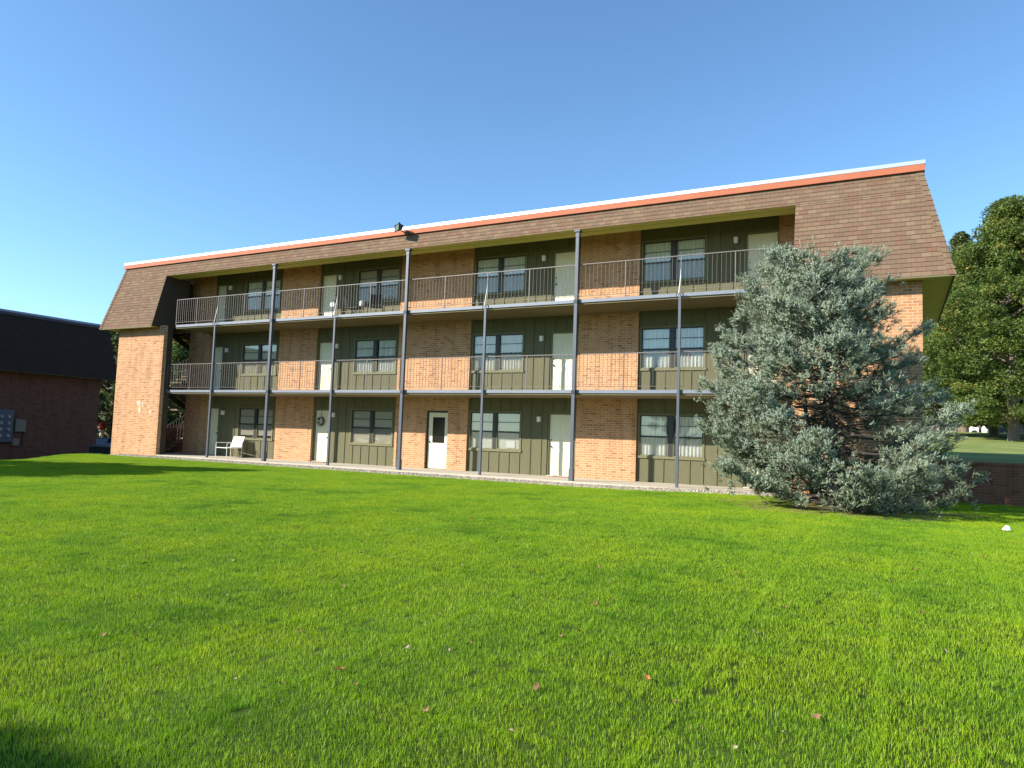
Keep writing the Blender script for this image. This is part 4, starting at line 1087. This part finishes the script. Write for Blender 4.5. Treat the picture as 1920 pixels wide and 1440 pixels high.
# ------------------------------------------------------------------ litter on the lawn
def leaf_obj(name, x, y, s, m, label, group, tilt=.5):
    s *= .55; mb = MB(); k = 10; pts_ = []
    for i in range(k):
        a = 2*PI*i/k; rr = s*(1 if i % 2 else .55)*random.uniform(.85, 1.1); pts_.append((rr*math.cos(a)*1.15, rr*math.sin(a)*.8, .25*s*math.sin(a*2)+.1*s*random.random()))
    for i in range(k): mb.face([(0, 0, 0), pts_[i], pts_[(i+1) % k]])
    mb.tube([(0, 0, 0), (-s*1.3, .05*s, .1*s)], s*.04, 4)
    o = mb.build(name, m); o.location = (x, y, hgt(x, y)+.034); o.rotation_euler = (random.uniform(-tilt, tilt), random.uniform(-tilt, tilt), random.uniform(0, 6.28))
    tag(o, label, 'leaf', group)
br_ = worn('leaf_brown', (.20, .10, .05), .8, var=.3, scale=30); og_ = worn('leaf_orange', (.36, .12, .035), .7, var=.3, scale=30); pl_ = worn('leaf_pale', (.36, .28, .19), .8, var=.2, scale=30)
spots = [(.0, 0)]*0
brown = [(16.35, -16.9), (16.9, -17.0), (17.25, -16.4), (16.5, -15.9), (17.0, -15.2), (15.6, -16.4), (18.6, -16.9), (18.0, -16.2), (18.7, -16.0), (19.2, -15.9), (14.6, -15.0), (12.2, -14.9), (13.8, -12.2), (14.7, -9.3), (15.2, -9.0), (17.6, -12.4), (16.3, -12.9), (18.8, -14.5), (11.2, -13.2), (17.9, -10.6)]
rl = random.Random(3)
for k in range(34):
    v_ = rl.uniform(3.2, 12); a_ = rl.uniform(-1.02, .10); brown.append((19.07+math.sin(a_)*v_, -20.25+math.cos(a_)*v_))
for (x, y) in brown: leaf_obj('fallen_leaf', x, y, random.uniform(.035, .06), br_, 'small curled brown leaf lying in the lawn grass', 'curled brown leaves scattered over the lawn')
pale = [(15.7, -17.2), (16.2, -16.2), (15.9, -15.4), (17.4, -17.0), (18.4, -16.6), (15.0, -13.6), (13.0, -11.6), (9.6, -10.3), (14.0, -8.4), (17.4, -11.8)]
for k in range(16):
    v_ = rl.uniform(3.2, 12); a_ = rl.uniform(-1.02, .10); pale.append((19.07+math.sin(a_)*v_, -20.25+math.cos(a_)*v_))
for (x, y) in pale: leaf_obj('fallen_leaf', x, y, random.uniform(.03, .05), pl_, 'small dry pale leaf lying in the lawn grass', 'dry pale leaves scattered over the lawn')
orange = [(10.6, -13.4), (8.7, -13.6), (16.1, -16.75), (17.75, -15.9), (13.1, -12.9)]
for (x, y) in orange: leaf_obj('fallen_leaf', x, y, random.uniform(.04, .06), og_, 'small orange leaf lying flat in the lawn grass', 'orange leaves lying flat on the lawn')
leaf_obj('fallen_leaf', 12.99, -10.04, .085, worn('leaf_red_orange', (.62, .15, .06), .7, var=.1), 'largest red orange leaf standing up mid lawn', None, 1.2)
mb = MB(); k = 9
ringp = []
for j in range(4):
    ringp.append([((.11-.02*j)*math.cos(2*PI*i/k)*random.uniform(.7, 1.2), (.08-.014*j)*math.sin(2*PI*i/k)*random.uniform(.7, 1.2), .03*j+random.uniform(0, .02)) for i in range(k)])
for j in range(3):
    for i in range(k): mb.face([ringp[j][i], ringp[j][(i+1) % k], ringp[j+1][(i+1) % k], ringp[j+1][i]])
mb.face(ringp[3]); o = mb.build('crumpled_paper', M['webbing']); o.scale = (.6, .6, .75); o.location = (20.71, -5.79, hgt(20.71, -5.79)+.03)
tag(o, 'crumpled white paper on the lawn near the right edge', 'litter')

# ------------------------------------------------------------------ light, sky, camera
d = Vector((1, 1, -.78)).normalized()
L = bpy.data.lights.new('sun', 'SUN'); L.energy = 5.0; L.angle = math.radians(.5); L.color = (1, .93, .80)
so = bpy.data.objects.new('sun', L); COL.objects.link(so); so.rotation_euler = d.to_track_quat('-Z', 'Y').to_euler(); so.location = (-20, -40, 30)
W = bpy.data.worlds.new('World'); SC.world = W; W.use_nodes = True
nt = W.node_tree; bg = nt.nodes['Background']; sky = nt.nodes.new('ShaderNodeTexSky'); sky.sky_type = 'NISHITA'; sky.sun_disc = False
sky.sun_elevation = math.asin(-d.z); sky.sun_rotation = math.radians(225); sky.altitude = 200; sky.air_density = 1.0; sky.dust_density = .35; sky.ozone_density = 1.0
bg.inputs['Strength'].default_value = .108
tint = nt.nodes.new('ShaderNodeMix'); tint.data_type = 'RGBA'; tint.blend_type = 'MULTIPLY'; tint.inputs[0].default_value = 1
nt.links.new(sky.outputs[0], tint.inputs[6]); tint.inputs[7].default_value = (.73, 1.0, 1.18, 1); nt.links.new(tint.outputs[2], bg.inputs[0])

cam = bpy.data.cameras.new('camera'); co = bpy.data.objects.new('camera', cam); COL.objects.link(co); SC.camera = co
yaw, pitch, roll, fpx = -.4885, .0737, .0347, 1350.5
cy, sy, cp, sp = math.cos(yaw), math.sin(yaw), math.cos(pitch), math.sin(pitch)
fw = Vector((sy*cp, cy*cp, sp)); rt = Vector((cy, -sy, 0)); up = rt.cross(fw)
c, s = math.cos(roll), math.sin(roll); r2 = c*rt+s*up; u2 = -s*rt+c*up
mw = Matrix((r2, u2, -fw)).transposed().to_4x4(); mw.translation = Vector((19.0679, -20.2488, 1.2472)); co.matrix_world = mw
cam.sensor_width = 36; cam.lens = 36*fpx/1920; cam.clip_start = .05; cam.clip_end = 3000
SC.view_settings.view_transform = 'Standard'; SC.view_settings.look = 'None'; SC.view_settings.exposure = 0.95; SC.view_settings.gamma = 1
SC.cycles.use_denoising = True
SC.cycles.max_bounces = 8; SC.cycles.transparent_max_bounces = 16
